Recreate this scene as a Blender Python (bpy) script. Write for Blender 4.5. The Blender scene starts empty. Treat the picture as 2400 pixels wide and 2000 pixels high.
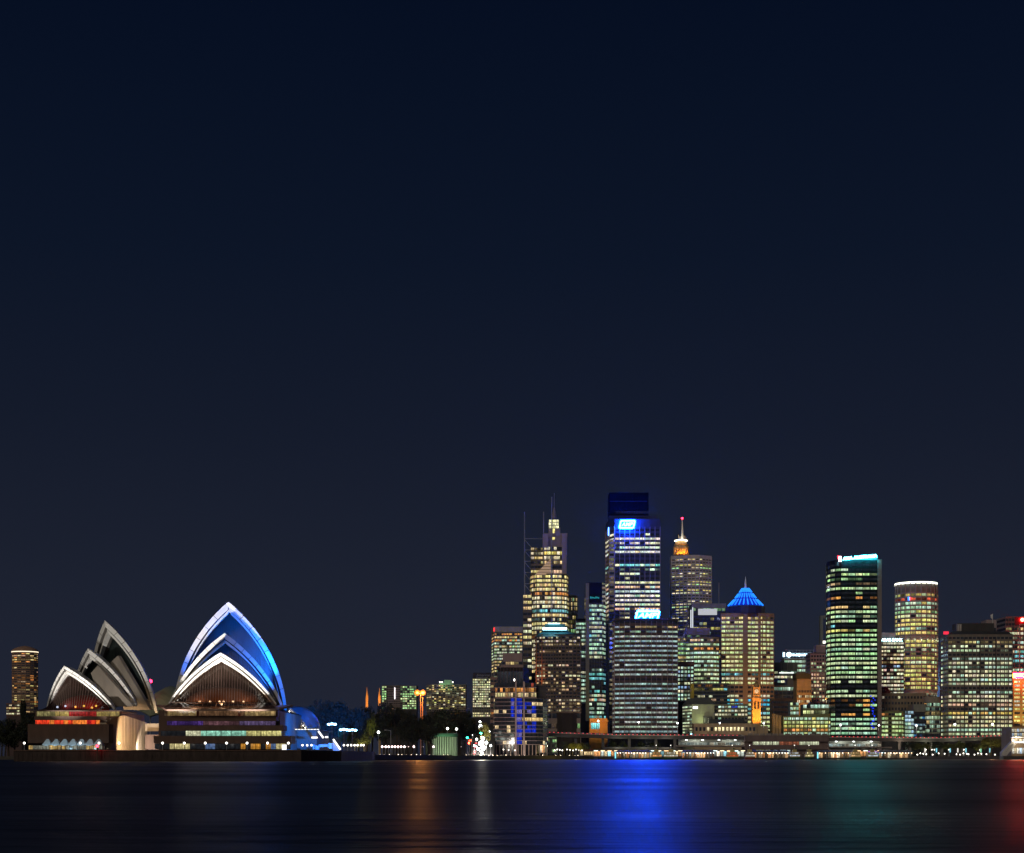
import bpy, bmesh, math, random
from mathutils import Vector, Matrix
sc = bpy.context.scene
# ---------------------------------------------------------------- camera
F, HZ, CH = 3700.0, 1776.0, 1.6        # focal length in photo pixels, horizon row, camera height
cd = bpy.data.cameras.new('camera'); cam = bpy.data.objects.new('camera', cd)
sc.collection.objects.link(cam); sc.camera = cam
cam.location = (0, 0, CH); cam.rotation_euler = (math.radians(90), 0, 0)
cd.sensor_fit = 'HORIZONTAL'; cd.sensor_width = 36.0; cd.lens = 36.0 * F / 2400.0
cd.shift_y = (HZ - 1000.0) / 2400.0
cd.clip_start = 0.5; cd.clip_end = 60000.0
# ---------------------------------------------------------------- night sky
w = bpy.data.worlds.new('World'); sc.world = w; w.use_nodes = True
nt = w.node_tree; nt.nodes.clear()
wo = nt.nodes.new('ShaderNodeOutputWorld'); bg = nt.nodes.new('ShaderNodeBackground')
bg2 = nt.nodes.new('ShaderNodeBackground'); add = nt.nodes.new('ShaderNodeAddShader')
tc = nt.nodes.new('ShaderNodeTexCoord'); sx = nt.nodes.new('ShaderNodeSeparateXYZ')
cr = nt.nodes.new('ShaderNodeValToRGB')
nt.links.new(tc.outputs['Generated'], sx.inputs[0]); nt.links.new(sx.outputs['Z'], cr.inputs[0])
e = cr.color_ramp.elements
e[0].position = 0.0; e[0].color = (0.0150, 0.0180, 0.0325, 1)
e[1].position = 0.45; e[1].color = (0.0014, 0.0041, 0.0145, 1)
for p_, c_ in ((0.10, (0.0115, 0.0150, 0.0285, 1)), (0.20, (0.0070, 0.0104, 0.0228, 1)), (0.30, (0.0037, 0.0073, 0.0192, 1))):
    k = e.new(p_); k.color = c_
nt.links.new(cr.outputs[0], bg.inputs[0]); bg.inputs[1].default_value = 1.0
SUN_EL, SUN_AZ = math.radians(28), math.radians(200)
sky = nt.nodes.new('ShaderNodeTexSky'); sky.sky_type = 'NISHITA'; sky.sun_disc = False
sky.sun_elevation = SUN_EL; sky.sun_rotation = SUN_AZ
nt.links.new(sky.outputs[0], bg2.inputs[0]); bg2.inputs[1].default_value = 0.00012
nt.links.new(bg.outputs[0], add.inputs[0]); nt.links.new(bg2.outputs[0], add.inputs[1])
nt.links.new(add.outputs[0], wo.inputs[0])
# dim sun lamp behind the camera, added to fill in city ambient light
sd = bpy.data.lights.new('ambient_fill', 'SUN'); so = bpy.data.objects.new('ambient_fill', sd); sc.collection.objects.link(so)
sd.energy = 0.48; sd.angle = math.radians(12); sd.color = (1.0, 0.87, 0.66)
sdir = Vector((math.sin(SUN_AZ) * math.cos(SUN_EL), math.cos(SUN_AZ) * math.cos(SUN_EL), math.sin(SUN_EL)))
so.rotation_euler = sdir.to_track_quat('Z', 'Y').to_euler()
# ---------------------------------------------------------------- view and sampling
sc.view_settings.view_transform = 'Standard'; sc.view_settings.look = 'None'
sc.view_settings.exposure = 0.0; sc.view_settings.gamma = 1.0; sc.view_settings.use_curve_mapping = False
sc.cycles.use_denoising = True; sc.cycles.max_bounces = 6; sc.cycles.diffuse_bounces = 2
sc.cycles.glossy_bounces = 3; sc.cycles.transparent_max_bounces = 12; sc.cycles.transmission_bounces = 4
sc.cycles.sample_clamp_indirect = 6.0; sc.cycles.caustics_reflective = False; sc.cycles.caustics_refractive = False
# ================================================================ helpers
COL = sc.collection
R = random.Random(7)
def X(px, D): return (px - 1200.0) * D / F
def Z(py, D): return CH + (HZ - py) * D / F
def P(px, py, D): return Vector((X(px, D), D, Z(py, D)))
LAND = 2.8
MATS = {}
def nodes(m):
    m.use_nodes = True; t = m.node_tree
    return t, next(n for n in t.nodes if n.type == 'BSDF_PRINCIPLED')
def mat(name, col, rough=0.7, metal=0.0, var=0.18, scale=0.25, bump=0.0, streak=1.0, spec=0.35):
    """plain surface with weathering: two noises modulate value, one of them stretched down the wall"""
    if name in MATS: return MATS[name]
    m = bpy.data.materials.new(name); t, b = nodes(m)
    b.inputs['Roughness'].default_value = rough; b.inputs['Metallic'].default_value = metal
    b.inputs['Specular IOR Level'].default_value = spec
    tcn = t.nodes.new('ShaderNodeTexCoord'); mp = t.nodes.new('ShaderNodeMapping')
    mp.inputs['Scale'].default_value = (1, 1, 0.25 * streak)
    n = t.nodes.new('ShaderNodeTexNoise'); n.inputs['Scale'].default_value = scale; n.inputs['Detail'].default_value = 6
    geo = t.nodes.new('ShaderNodeNewGeometry')
    t.links.new(geo.outputs['Position'], mp.inputs[0]); t.links.new(mp.outputs[0], n.inputs['Vector'])
    mr = t.nodes.new('ShaderNodeMapRange'); mr.inputs[3].default_value = 1 - var; mr.inputs[4].default_value = 1 + var
    mr.inputs[1].default_value = 0.3; mr.inputs[2].default_value = 0.7
    t.links.new(n.outputs[0], mr.inputs[0])
    mx = t.nodes.new('ShaderNodeMix'); mx.data_type = 'RGBA'; mx.blend_type = 'MULTIPLY'; mx.inputs[0].default_value = 1
    mx.inputs[6].default_value = (*col, 1); t.links.new(mr.outputs[0], mx.inputs[7])
    t.links.new(mx.outputs[2], b.inputs['Base Color'])
    if bump:
        bp = t.nodes.new('ShaderNodeBump'); bp.inputs['Strength'].default_value = bump; bp.inputs['Distance'].default_value = 0.2
        t.links.new(n.outputs[0], bp.inputs['Height']); t.links.new(bp.outputs[0], b.inputs['Normal'])
    MATS[name] = m; return m
def glow(name, col, strength, sample=True):
    if name in MATS: return MATS[name]
    m = bpy.data.materials.new(name); t, b = nodes(m)
    b.inputs['Base Color'].default_value = (0.02, 0.02, 0.02, 1)
    b.inputs['Emission Color'].default_value = (*col, 1); b.inputs['Emission Strength'].default_value = strength
    m.cycles.emission_sampling = 'AUTO' if sample else 'NONE'
    MATS[name] = m; return m
def window_mat(name, src, cell=1.4, rough=0.12, pv=.75, p0=.45, gap=.13):
    """office glass: dark reflective pane, room light behind it broken up by mullions, blinds and ceiling lights"""
    m = bpy.data.materials.new(name); t, b = nodes(m); L = t.links.new; N = t.nodes.new
    b.inputs['Base Color'].default_value = (0.012, 0.013, 0.017, 1); b.inputs['Roughness'].default_value = rough
    tcn = N('ShaderNodeTexCoord'); oi = N('ShaderNodeObjectInfo'); sep = N('ShaderNodeSeparateXYZ')
    if src == 'object':
        L(tcn.outputs['Object'], sep.inputs[0]); colr = oi.outputs['Color']; vec = tcn.outputs['Object']
    else:
        g = N('ShaderNodeNewGeometry'); L(g.outputs['Position'], sep.inputs[0]); vec = g.outputs['Position']
        at = N('ShaderNodeAttribute'); at.attribute_name = 'wcol'; colr = at.outputs['Color']
    def M(op, a, b_=None):
        n = N('ShaderNodeMath'); n.operation = op
        for i, v in enumerate((a, b_)):
            if v is None: continue
            if isinstance(v, (int, float)): n.inputs[i].default_value = v
            else: L(v, n.inputs[i])
        return n.outputs[0]
    xx = M('DIVIDE', M('ADD', sep.outputs['X'], M('MULTIPLY', oi.outputs['Random'], 91.0)), cell)
    wn = N('ShaderNodeTexWhiteNoise'); wn.noise_dimensions = '1D'; L(M('FLOOR', xx), wn.inputs['W'])
    pane = M('ADD', M('MULTIPLY', wn.outputs['Value'], pv), p0)
    mull = M('ADD', M('MULTIPLY', M('GREATER_THAN', M('FRACT', xx), gap), 0.85), 0.15)
    off = N('ShaderNodeVectorMath'); off.operation = 'ADD'; L(vec, off.inputs[0])
    cmb = N('ShaderNodeCombineXYZ'); L(M('MULTIPLY', oi.outputs['Random'], 400.0), cmb.inputs[0]); L(M('MULTIPLY', oi.outputs['Random'], 170.0), cmb.inputs[2])
    L(cmb.outputs[0], off.inputs[1])
    nz = N('ShaderNodeTexNoise'); nz.inputs['Scale'].default_value = 0.9; nz.inputs['Detail'].default_value = 3; L(off.outputs[0], nz.inputs['Vector'])
    room = M('ADD', M('MULTIPLY', M('POWER', nz.outputs[0], 2.0), 3.0), 0.26)
    zf = M('ADD', M('MULTIPLY', sep.outputs['Z'], 0.22), 1.0) if src == 'object' else 1.0
    f = M('MULTIPLY', M('MULTIPLY', pane, mull), room)
    f = M('MULTIPLY', f, zf)
    L(colr, b.inputs['Emission Color']); L(f, b.inputs['Emission Strength'])
    m.cycles.emission_sampling = 'NONE'
    return m
WIN = window_mat('office_glass', 'object'); WINP = window_mat('foyer_glass', 'object', 2.4, .1, .25, .8, .07); WINS = window_mat('office_glass_rest', 'attr')

def link(o, parent=None):
    COL.objects.link(o)
    if parent is not None: o.parent = parent
    return o
def tag(o, label=None, cat=None, group=None, kind=None):
    if label: o['label'] = label
    if cat: o['category'] = cat
    if group: o['group'] = group
    if kind: o['kind'] = kind
    return o
def empty(name, loc, label, cat, group=None, rz=0.0):
    o = bpy.data.objects.new(name, None); o.location = loc; o.rotation_euler = (0, 0, rz); o.empty_display_size = 1
    return tag(link(o), label, cat, group)
def mesh(name, verts, faces, m=None, smooth=False):
    me = bpy.data.meshes.new(name); me.from_pydata([tuple(v) for v in verts], [], faces)
    if m: me.materials.append(m)
    if smooth: me.polygons.foreach_set('use_smooth', [True] * len(me.polygons))
    me.update(); return me
def ob(name, me, parent=None, loc=(0, 0, 0), rot=(0, 0, 0), scale=None):
    o = bpy.data.objects.new(name, me); o.location = loc; o.rotation_euler = rot
    if scale: o.scale = scale
    return link(o, parent)
BOXF = [(0, 1, 3, 2), (4, 6, 7, 5), (0, 4, 5, 1), (2, 3, 7, 6), (0, 2, 6, 4), (1, 5, 7, 3)]
def boxv(x0, x1, y0, y1, z0, z1):
    return [Vector((x, y, z)) for x in (x0, x1) for y in (y0, y1) for z in (z0, z1)]
def box(name, b, m, parent=None, o=(0, 0, 0)):
    """b = x0,x1,y0,y1,z0,z1 in world, o = the parent's origin"""
    v = boxv(*b); c = Vector(((b[0] + b[1]) / 2, (b[2] + b[3]) / 2, b[4]))
    return ob(name, mesh(name, [p - c for p in v], BOXF, m), parent, c - Vector(o))
def multi(name, boxes, m, parent=None, o=(0, 0, 0)):
    v, f = [], []
    for b in boxes:
        n = len(v); v += [p - Vector(o) for p in boxv(*b)]; f += [tuple(i + n for i in q) for q in BOXF]
    return ob(name, mesh(name, v, f, m), parent)
def bar(name, a, b, r, m, parent=None, o=(0, 0, 0), n=6, r2=None):
    a, b, o = Vector(a), Vector(b), Vector(o); d = b - a; L = d.length; r2 = r if r2 is None else r2
    v = [(r * math.cos(2 * math.pi * i / n), r * math.sin(2 * math.pi * i / n), 0) for i in range(n)]
    v += [(r2 * math.cos(2 * math.pi * i / n), r2 * math.sin(2 * math.pi * i / n), L) for i in range(n)]
    f = [(i, (i + 1) % n, n + (i + 1) % n, n + i) for i in range(n)] + [tuple(range(n))[::-1], tuple(range(n, 2 * n))]
    q = d.to_track_quat('Z', 'Y').to_euler()
    return ob(name, mesh(name, v, f, m), parent, a - o, q)
def lathe(name, prof, m, parent=None, loc=(0, 0, 0), n=20, smooth=True):
    v, f = [], []
    for r, z in prof: v += [(r * math.cos(2 * math.pi * i / n), r * math.sin(2 * math.pi * i / n), z) for i in range(n)]
    for k in range(len(prof) - 1):
        f += [(k * n + i, k * n + (i + 1) % n, (k + 1) * n + (i + 1) % n, (k + 1) * n + i) for i in range(n)]
    f.append(tuple(range((len(prof) - 1) * n, len(prof) * n)))
    return ob(name, mesh(name, v, f, m, smooth), parent, loc)
def prism(name, pts, z0, z1, m, parent=None, o=(0, 0, 0)):
    n = len(pts); o = Vector(o)
    v = [Vector((p[0], p[1], z0)) - o for p in pts] + [Vector((p[0], p[1], z1)) - o for p in pts]
    f = [(i, (i + 1) % n, n + (i + 1) % n, n + i) for i in range(n)] + [tuple(range(n))[::-1], tuple(range(n, 2 * n))]
    return ob(name, mesh(name, v, f, m), parent)
def offset(pts, d):
    """shift an open polyline outward (to the camera side)"""
    out = []
    nrm = []
    for p, q in zip(pts, pts[1:]):
        t = Vector((q[0] - p[0], q[1] - p[1])).normalized(); nrm.append(Vector((t.y, -t.x)))
    for i, p in enumerate(pts):
        if i == 0: n = nrm[0]; k = 1
        elif i == len(pts) - 1: n = nrm[-1]; k = 1
        else:
            n = (nrm[i - 1] + nrm[i])
            if n.length < 0.2: n = nrm[i]
            n.normalize(); k = 1 / max(0.35, n.dot(nrm[i]))
        out.append((p[0] + n.x * d * k, p[1] + n.y * d * k))
    return out
def band_mesh(name, pts, d, h, m, inner=-0.3):
    a, b = offset(pts, inner), offset(pts, d); n = len(pts)
    v = [(p[0], p[1], z) for z in (0, h) for p in b] + [(p[0], p[1], z) for z in (0, h) for p in a]
    f = []
    for i in range(n - 1):
        f += [(i, i + 1, n + i + 1, n + i), (n + i, n + i + 1, 3 * n + i + 1, 3 * n + i), (2 * n + i, 2 * n + i + 1, i + 1, i)]
    f += [(0, n, 3 * n, 2 * n), (n - 1, 2 * n + n - 1, 3 * n + n - 1, 2 * n - 1)]
    return mesh(name, v, f, m)
# ---------------------------------------------------------------- light in the rooms
WARM, COOL, GREEN, YEL, ORA, TEAL, RED, BLU, PINK, WHITE = ((1, .78, .36), (.70, 1, .78), (.58, 1, .45), (1, .90, .30), (1, .46, .14),
    (.30, .85, .86), (1, .20, .10), (.02, .10, 1.0), (1, .70, .46), (1, .96, .64))
def office(seed, pf, pb, pal, lo=0.55, hi=1.25, rows=None, run=0.0):
    """pf chance that a floor is lit, pb that a bay on it is; pal weighted colours; rows {floor: (pb, colour)}"""
    r = random.Random(seed); fl = {}; st = {}
    def f(fi, si, bi):
        if fi not in fl:
            if rows and fi in rows: fl[fi] = rows[fi]
            else: fl[fi] = ((pb * r.uniform(.92, 1.15), r.choice(pal)) if r.random() < pf else (r.choice((0, 0.04, .12)), r.choice(pal)))
        p, c = fl[fi]
        prev = st.get((fi, si)); on = (r.random() < p) if (prev is None or r.random() > run) else prev
        st[(fi, si)] = on
        if not on:
            if p < .15 or r.random() < .45: return None
            s = r.uniform(.06, .22); return tuple(v * s for v in c)
        if r.random() < .16: c = r.choice(pal)
        s = r.uniform(lo, hi)
        return tuple(max(0, v * s * r.uniform(.88, 1.08)) for v in c)
    return f
def rich(c):
    """lamp colour behind tinted glass"""
    if not c: return (.010, .011, .013)
    m = max(c); return (m * (c[0] / m) ** 1.15, m * (c[1] / m) ** 1.15, m * (c[2] / m) ** 1.15)
def jit(c, lo, hi):
    k = R.uniform(lo, hi); return tuple(v * k for v in c)
WMESH = {}
def win_mesh(wd, ht, m=None):
    k = (round(wd, 2), round(ht, 2), m)
    if k not in WMESH:
        a, b = wd / 2, ht / 2
        v = [(-a, 0, -b), (a, 0, -b), (a, 0, b), (-a, 0, b), (-a, .25, -b), (a, .25, -b), (a, .25, b), (-a, .25, b)]
        WMESH[k] = mesh('pane', v, [(0, 1, 2, 3), (0, 4, 5, 1), (1, 5, 6, 2), (2, 6, 7, 3), (3, 7, 4, 0)], m or WIN)
    return WMESH[k]
def put_window(root, org, p, zc, ang, wd, ht, c, name='window', m=None):
    o = ob(name, win_mesh(wd, ht, m), root, (p[0] - org[0], p[1] - org[1], zc - org[2]), (0, 0, ang))
    o.color = (*rich(c), 1)
    return o
def bx(x0, x1, D, dep): return [(X(x0, D), D + dep), (X(x0, D), D), (X(x1, D), D), (X(x1, D), D + dep)]
def tower(name, label, D, pts, bays, ytop, wy0, wy1, nf, lit, core, sp=None, spr=.45, pier=None, pw=.12, tp=.55, ts=.35,
          blank=(), cap=None, base=LAND, cat='building', group=None, skip=None, capm=None, pier_every=1):
    """a building: pts = plan outline seen by the camera from left-back to right-back, bays per outline segment"""
    zt = Z(ytop, D); org = (sum(p[0] for p in pts) / len(pts), min(p[1] for p in pts) + 6, base)
    root = empty(name, org, label, cat, group)
    back = [(pts[-1][0], max(p[1] for p in pts) + .5), (pts[0][0], max(p[1] for p in pts) + .5)]
    poly = list(pts) + ([b for b, q in zip(back, (pts[-1], pts[0])) if abs(b[1] - q[1]) > 1])
    prism('body', poly, base, zt, core, root, org)
    z1, z0 = Z(wy0, D), max(base + .5, Z(wy1, D)); fh = (z1 - z0) / nf
    loc = [(p[0] - org[0], p[1] - org[1]) for p in pts]
    segs = [(i, pts[i], pts[i + 1]) for i in range(len(pts) - 1)]
    if sp:
        bm = band_mesh('spandrel', loc, ts, fh * spr, sp)
        for k in range(nf + 1):
            ob('spandrel', bm, root, (0, 0, z0 + k * fh - base))
    if cap or capm:
        ob('parapet', band_mesh('parapet', loc, ts + .12, zt - (z1 + fh * spr if sp else z1) - .02 if capm else cap, capm or sp), root,
           (0, 0, (z1 + (fh * spr if sp else 0) + .01 if capm else zt - cap * .8) - base))
    wl = []
    for i, p, q in segs:
        nb = bays[i]
        d = Vector((q[0] - p[0], q[1] - p[1])); L = d.length; t = d / L; n = Vector((t.y, -t.x)); ang = math.atan2(t.y, t.x)
        if nb <= 0: continue
        bw = L / nb
        if pier:
            pm = mesh('pier', boxv(-bw * pw / 2, bw * pw / 2, -tp, .3, 0, z1 - z0 + (fh * spr if sp else 0)), BOXF, pier)
            for b in range(0, nb + 1, pier_every):
                c = Vector((p[0], p[1])) + t * bw * b
                ob('pier', pm, root, (c.x - org[0], c.y - org[1], z0 - base), (0, 0, ang))
        for k in range(nf):
            fi = nf - 1 - k
            if fi in blank: continue
            for b in range(nb):
                if skip and skip(fi, i, b): continue
                c = Vector((p[0], p[1])) + t * bw * (b + .5) + n * .12
                wl.append((bw * abs(n.dot(Vector((c.x, c.y)).normalized())), c, z0 + k * fh + fh * (spr if sp else .12) + fh * (1 - (spr if sp else .2)) / 2, ang, bw * (1 - pw), fh * (1 - (spr if sp else .24)) * .97, lit(fi, i, b)))
    if len(wl) > 300: wl.sort(key=lambda a: -a[0])
    for a in wl[:300]: put_window(root, org, *a[1:])
    if len(wl) > 300:
        v, f, cols = [], [], []
        for _, c, zc, ang, wd, ht, col in wl[300:]:
            tx, ty = math.cos(ang) * wd / 2, math.sin(ang) * wd / 2; n0 = len(v)
            for sx_, sz in ((-1, -1), (1, -1), (1, 1), (-1, 1)):
                v.append((c.x + tx * sx_ - org[0], c.y + ty * sx_ - org[1], zc + sz * ht / 2 - base)); cols.append((*rich(col), 1))
            f.append((n0, n0 + 1, n0 + 2, n0 + 3))
        me = mesh('window_grid', v, f, WINS); at = me.color_attributes.new('wcol', 'FLOAT_COLOR', 'POINT')
        at.data.foreach_set('color', [x for c in cols for x in c])
        tag(ob('window_grid', me, root), kind='stuff')
    return root, Vector(org), z0, fh
def text(name, body, x0, x1, y0, y1, D, m, parent, o, depth=.5, shear=0.0, bold=0.0):
    """lettering fitted to a photo box at depth D"""
    cu = bpy.data.curves.new('lettering', 'FONT'); cu.body = body; cu.extrude = .05; cu.size = 1; cu.shear = shear; cu.offset = bold; cu.resolution_u = 3
    t = bpy.data.objects.new('lettering', cu); me = bpy.data.meshes.new_from_object(t)
    bpy.data.objects.remove(t)
    vs = [v.co.copy() for v in me.vertices]
    ax, bx_ = min(v.x for v in vs), max(v.x for v in vs); ay, by = min(v.y for v in vs), max(v.y for v in vs)
    wx0, wx1, wz0, wz1 = X(x0, D), X(x1, D), Z(y1, D), Z(y0, D)
    for v, c in zip(me.vertices, vs):
        v.co = (wx0 + (c.x - ax) / (bx_ - ax) * (wx1 - wx0) - o[0], D - depth * (1 if c.z > 0 else 0) - o[1], wz0 + (c.y - ay) / (by - ay) * (wz1 - wz0) - o[2])
    me.materials.clear(); me.materials.append(m); me.update(); me.name = name
    return ob(name, me, parent)
def spot(name, loc, target, watts, col, angle, radius=.5, blend=.6):
    l = bpy.data.lights.new(name, 'SPOT'); l.energy = watts; l.color = col; l.spot_size = math.radians(angle); l.spot_blend = blend; l.shadow_soft_size = radius
    o = bpy.data.objects.new(name, l); o.location = loc
    o.rotation_euler = (Vector(target) - Vector(loc)).to_track_quat('-Z', 'Y').to_euler(); COL.objects.link(o); return o
def point(name, loc, watts, col, radius=.4):
    l = bpy.data.lights.new(name, 'POINT'); l.energy = watts; l.color = col; l.shadow_soft_size = radius
    o = bpy.data.objects.new(name, l); o.location = loc; COL.objects.link(o); return o
# ---------------------------------------------------------------- materials
conc = mat('pale concrete', (.42, .38, .35)); beige = mat('beige stone cladding', (.46, .40, .35))
brown = mat('brown spandrel', (.105, .066, .066)); dark = mat('dark cladding', (.045, .042, .05), .45)
gdark = mat('dark curtain glass', (.012, .013, .018), .12, var=.3); gteal = mat('tinted glass', (.012, .022, .022), .12, var=.3)
pinkst = mat('pink granite', (.40, .25, .21)); grey = mat('grey panel', (.25, .24, .25)); white = mat('white paint', (.75, .74, .72))
tan = mat('sandstone', (.52, .38, .24), bump=.3); olive = mat('olive render', (.34, .35, .24)); steel = mat('painted steel', (.36, .36, .40), .4)
redbrick = mat('red brick panel', (.24, .12, .09)); lilac = mat('lilac plant room', (.36, .29, .32)); mauve = mat('mauve cladding', (.38, .30, .31))
roofm = mat('dark roofing', (.06, .06, .065)); asphalt = mat('asphalt', (.05, .05, .05)); tree_bark = mat('bark', (.06, .045, .03))
bluem = mat('blue black cladding', (.035, .04, .10), .35); slate = mat('slate', (.13, .14, .14)); orange_st = mat('warm sandstone', (.55, .36, .18))
# ================================================================ the setting
def water_mat():
    m = bpy.data.materials.new('harbour water'); t, b = nodes(m); N, L = t.nodes.new, t.links.new
    b.inputs['Base Color'].default_value = (.002, .0045, .009, 1); b.inputs['IOR'].default_value = 1.33; b.inputs['Specular IOR Level'].default_value = .92
    g = N('ShaderNodeNewGeometry')
    n1 = N('ShaderNodeTexNoise'); n1.inputs['Scale'].default_value = .05; n1.inputs['Detail'].default_value = 5
    mp = N('ShaderNodeMapping'); mp.inputs['Scale'].default_value = (.35, 1, 1); L(g.outputs['Position'], mp.inputs[0]); L(mp.outputs[0], n1.inputs['Vector'])
    mr = N('ShaderNodeMapRange'); mr.inputs[1].default_value = .35; mr.inputs[2].default_value = .68; mr.inputs[3].default_value = .33; mr.inputs[4].default_value = .50
    L(n1.outputs[0], mr.inputs[0]); L(mr.outputs[0], b.inputs['Roughness'])
    n2 = N('ShaderNodeTexNoise'); n2.inputs['Scale'].default_value = .6; n2.inputs['Detail'].default_value = 5
    mp2 = N('ShaderNodeMapping'); mp2.inputs['Scale'].default_value = (.3, 1, 1); L(g.outputs['Position'], mp2.inputs[0]); L(mp2.outputs[0], n2.inputs['Vector'])
    bp = N('ShaderNodeBump'); bp.inputs['Strength'].default_value = 1.0; bp.inputs['Distance'].default_value = .16
    L(n2.outputs[0], bp.inputs['Height']); L(bp.outputs[0], b.inputs['Normal'])
    return m
sea = ob('water', mesh('water', [(-2600, -60, 0), (2600, -60, 0), (2600, 1500, 0), (-2600, 1500, 0)], [(0, 1, 2, 3)], water_mat()))
tag(sea, kind='structure')
shore = [(-2600, 1240), (X(40, 1240), 1240), (X(330, 960), 960), (X(640, 900), 900), (X(760, 870), 870), (X(872, 885), 885), (X(1010, 1000), 1000), (X(1150, 1120), 1120), (X(1392, 1290), 1290),
         (X(1402, 1345), 1345), (X(2150, 1345), 1345), (X(2200, 1330), 1330), (X(2342, 1300), 1300), (X(2352, 1230), 1230), (2200, 1210), (2600, 1210), (2600, 2800), (-2600, 2800)]
land = prism('ground', shore, -4, LAND, mat('paved ground', (.085, .08, .078), .8)); tag(land, kind='structure')
# ================================================================ the sail-roofed halls
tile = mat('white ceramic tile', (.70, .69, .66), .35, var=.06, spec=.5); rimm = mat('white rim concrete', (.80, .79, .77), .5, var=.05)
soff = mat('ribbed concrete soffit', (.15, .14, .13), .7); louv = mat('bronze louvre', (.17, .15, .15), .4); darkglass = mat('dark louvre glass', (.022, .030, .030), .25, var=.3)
granite = mat('brown granite', (.125, .075, .058), .7, var=.22, scale=.5); sandl = mat('pale podium stone', (.50, .41, .31), .7, var=.15)
def glass_mat(name, col, trans):
    m = bpy.data.materials.new(name); t, b = nodes(m); b.inputs['Base Color'].default_value = (*col, 1); b.inputs['Roughness'].default_value = .08
    tr = t.nodes.new('ShaderNodeBsdfTransparent'); tr.inputs[0].default_value = (.95, .80, .70, 1); mx = t.nodes.new('ShaderNodeMixShader'); mx.inputs[0].default_value = trans
    o = next(n for n in t.nodes if n.type == 'OUTPUT_MATERIAL'); t.links.new(b.outputs[0], mx.inputs[1]); t.links.new(tr.outputs[0], mx.inputs[2]); t.links.new(mx.outputs[0], o.inputs[0])
    MATS[name] = m; return m
topaz = glass_mat('topaz glass', (.010, .006, .005), .30)
wood = mat('brush box timber', (.30, .13, .06), .5); redwall = mat('red foyer carpet wall', (.40, .035, .03), .8)
def slerp(a, b, t):
    w_ = a.angle(b)
    return a if w_ < 1e-6 else (a * math.sin((1 - t) * w_) + b * math.sin(t * w_)) / math.sin(w_)
def sphere_centre(A, B, C, Rs, s):
    ab, ac = B - A, C - A; n = ab.cross(ac); n2 = n.length_squared
    cc = A + (n.cross(ab) * ac.length_squared + ac.cross(n) * ab.length_squared) / (2 * n2)
    h = math.sqrt(max(1, Rs * Rs - (cc - A).length_squared)); n.normalize()
    c1, c2 = cc + n * h, cc - n * h
    return c1 if s * c1.x < s * c2.x else c2
class Half:
    """half a shell: a spherical triangle from foot Ft to the ridge A..B (x=0 plane), side s"""
    def __init__(self, Ft, A, B, Rs, s):
        self.s, self.Rs = s, Rs; self.Ft = Vector((s * Ft[0], Ft[1], Ft[2])); self.A, self.B = Vector(A), Vector(B)
        self.C = sphere_centre(self.Ft, self.A, self.B, Rs, s)
        self.a0 = math.atan2(self.A.z - self.C.z, self.A.y - self.C.y); self.a1 = math.atan2(self.B.z - self.C.z, self.B.y - self.C.y)
        self.rr = math.hypot(self.A.z - self.C.z, self.A.y - self.C.y)
    def pt(self, t, k, off=0.0):
        a = self.a0 + (self.a1 - self.a0) * t
        rp = Vector((0, self.C.y + self.rr * math.cos(a), self.C.z + self.rr * math.sin(a)))
        d = slerp((self.Ft - self.C).normalized(), (rp - self.C).normalized(), k)
        p = self.C + d * (self.Rs - off)
        if self.s * p.x < 0: p.x = 0.0
        return p
def strip(name, halves, t0, t1, k0, th_o, th_i, m, root, nt_=14, nk=22, mi=None):
    """closed curved slab between two radii; both halves of the shell in one skin"""
    v, f, mi_ = [], [], []
    for h in halves:
        n0 = len(v); th = lambda k, q: q * (0.55 + .45 * k)
        for lay in (0, 1):
            for i in range(nt_ + 1):
                for j in range(nk + 1):
                    k = k0 + (1 - k0) * j / nk; v.append(h.pt(t0 + (t1 - t0) * i / nt_, k, th(k, th_i) if lay else th_o))
        W = nk + 1; LY = (nt_ + 1) * W
        for i in range(nt_):
            for j in range(nk):
                a = n0 + i * W + j; f.append((a, a + 1, a + W + 1, a + W)); mi_.append(0)
                a += LY; f.append((a, a + W, a + W + 1, a + 1)); mi_.append(1)
        for j in range(nk):
            a = n0 + j; f.append((a, a + LY, a + LY + 1, a + 1)); mi_.append(2)
            a = n0 + nt_ * W + j; f.append((a, a + 1, a + LY + 1, a + LY)); mi_.append(0)
        for i in range(nt_):
            a = n0 + i * W; f.append((a, a + W, a + LY + W, a + LY)); mi_.append(0)
    me = mesh(name, v, f, m)
    for q in (mi or []): me.materials.append(q)
    if mi: me.polygons.foreach_set('material_index', mi_)
    return ob(name, me, root)
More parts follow.
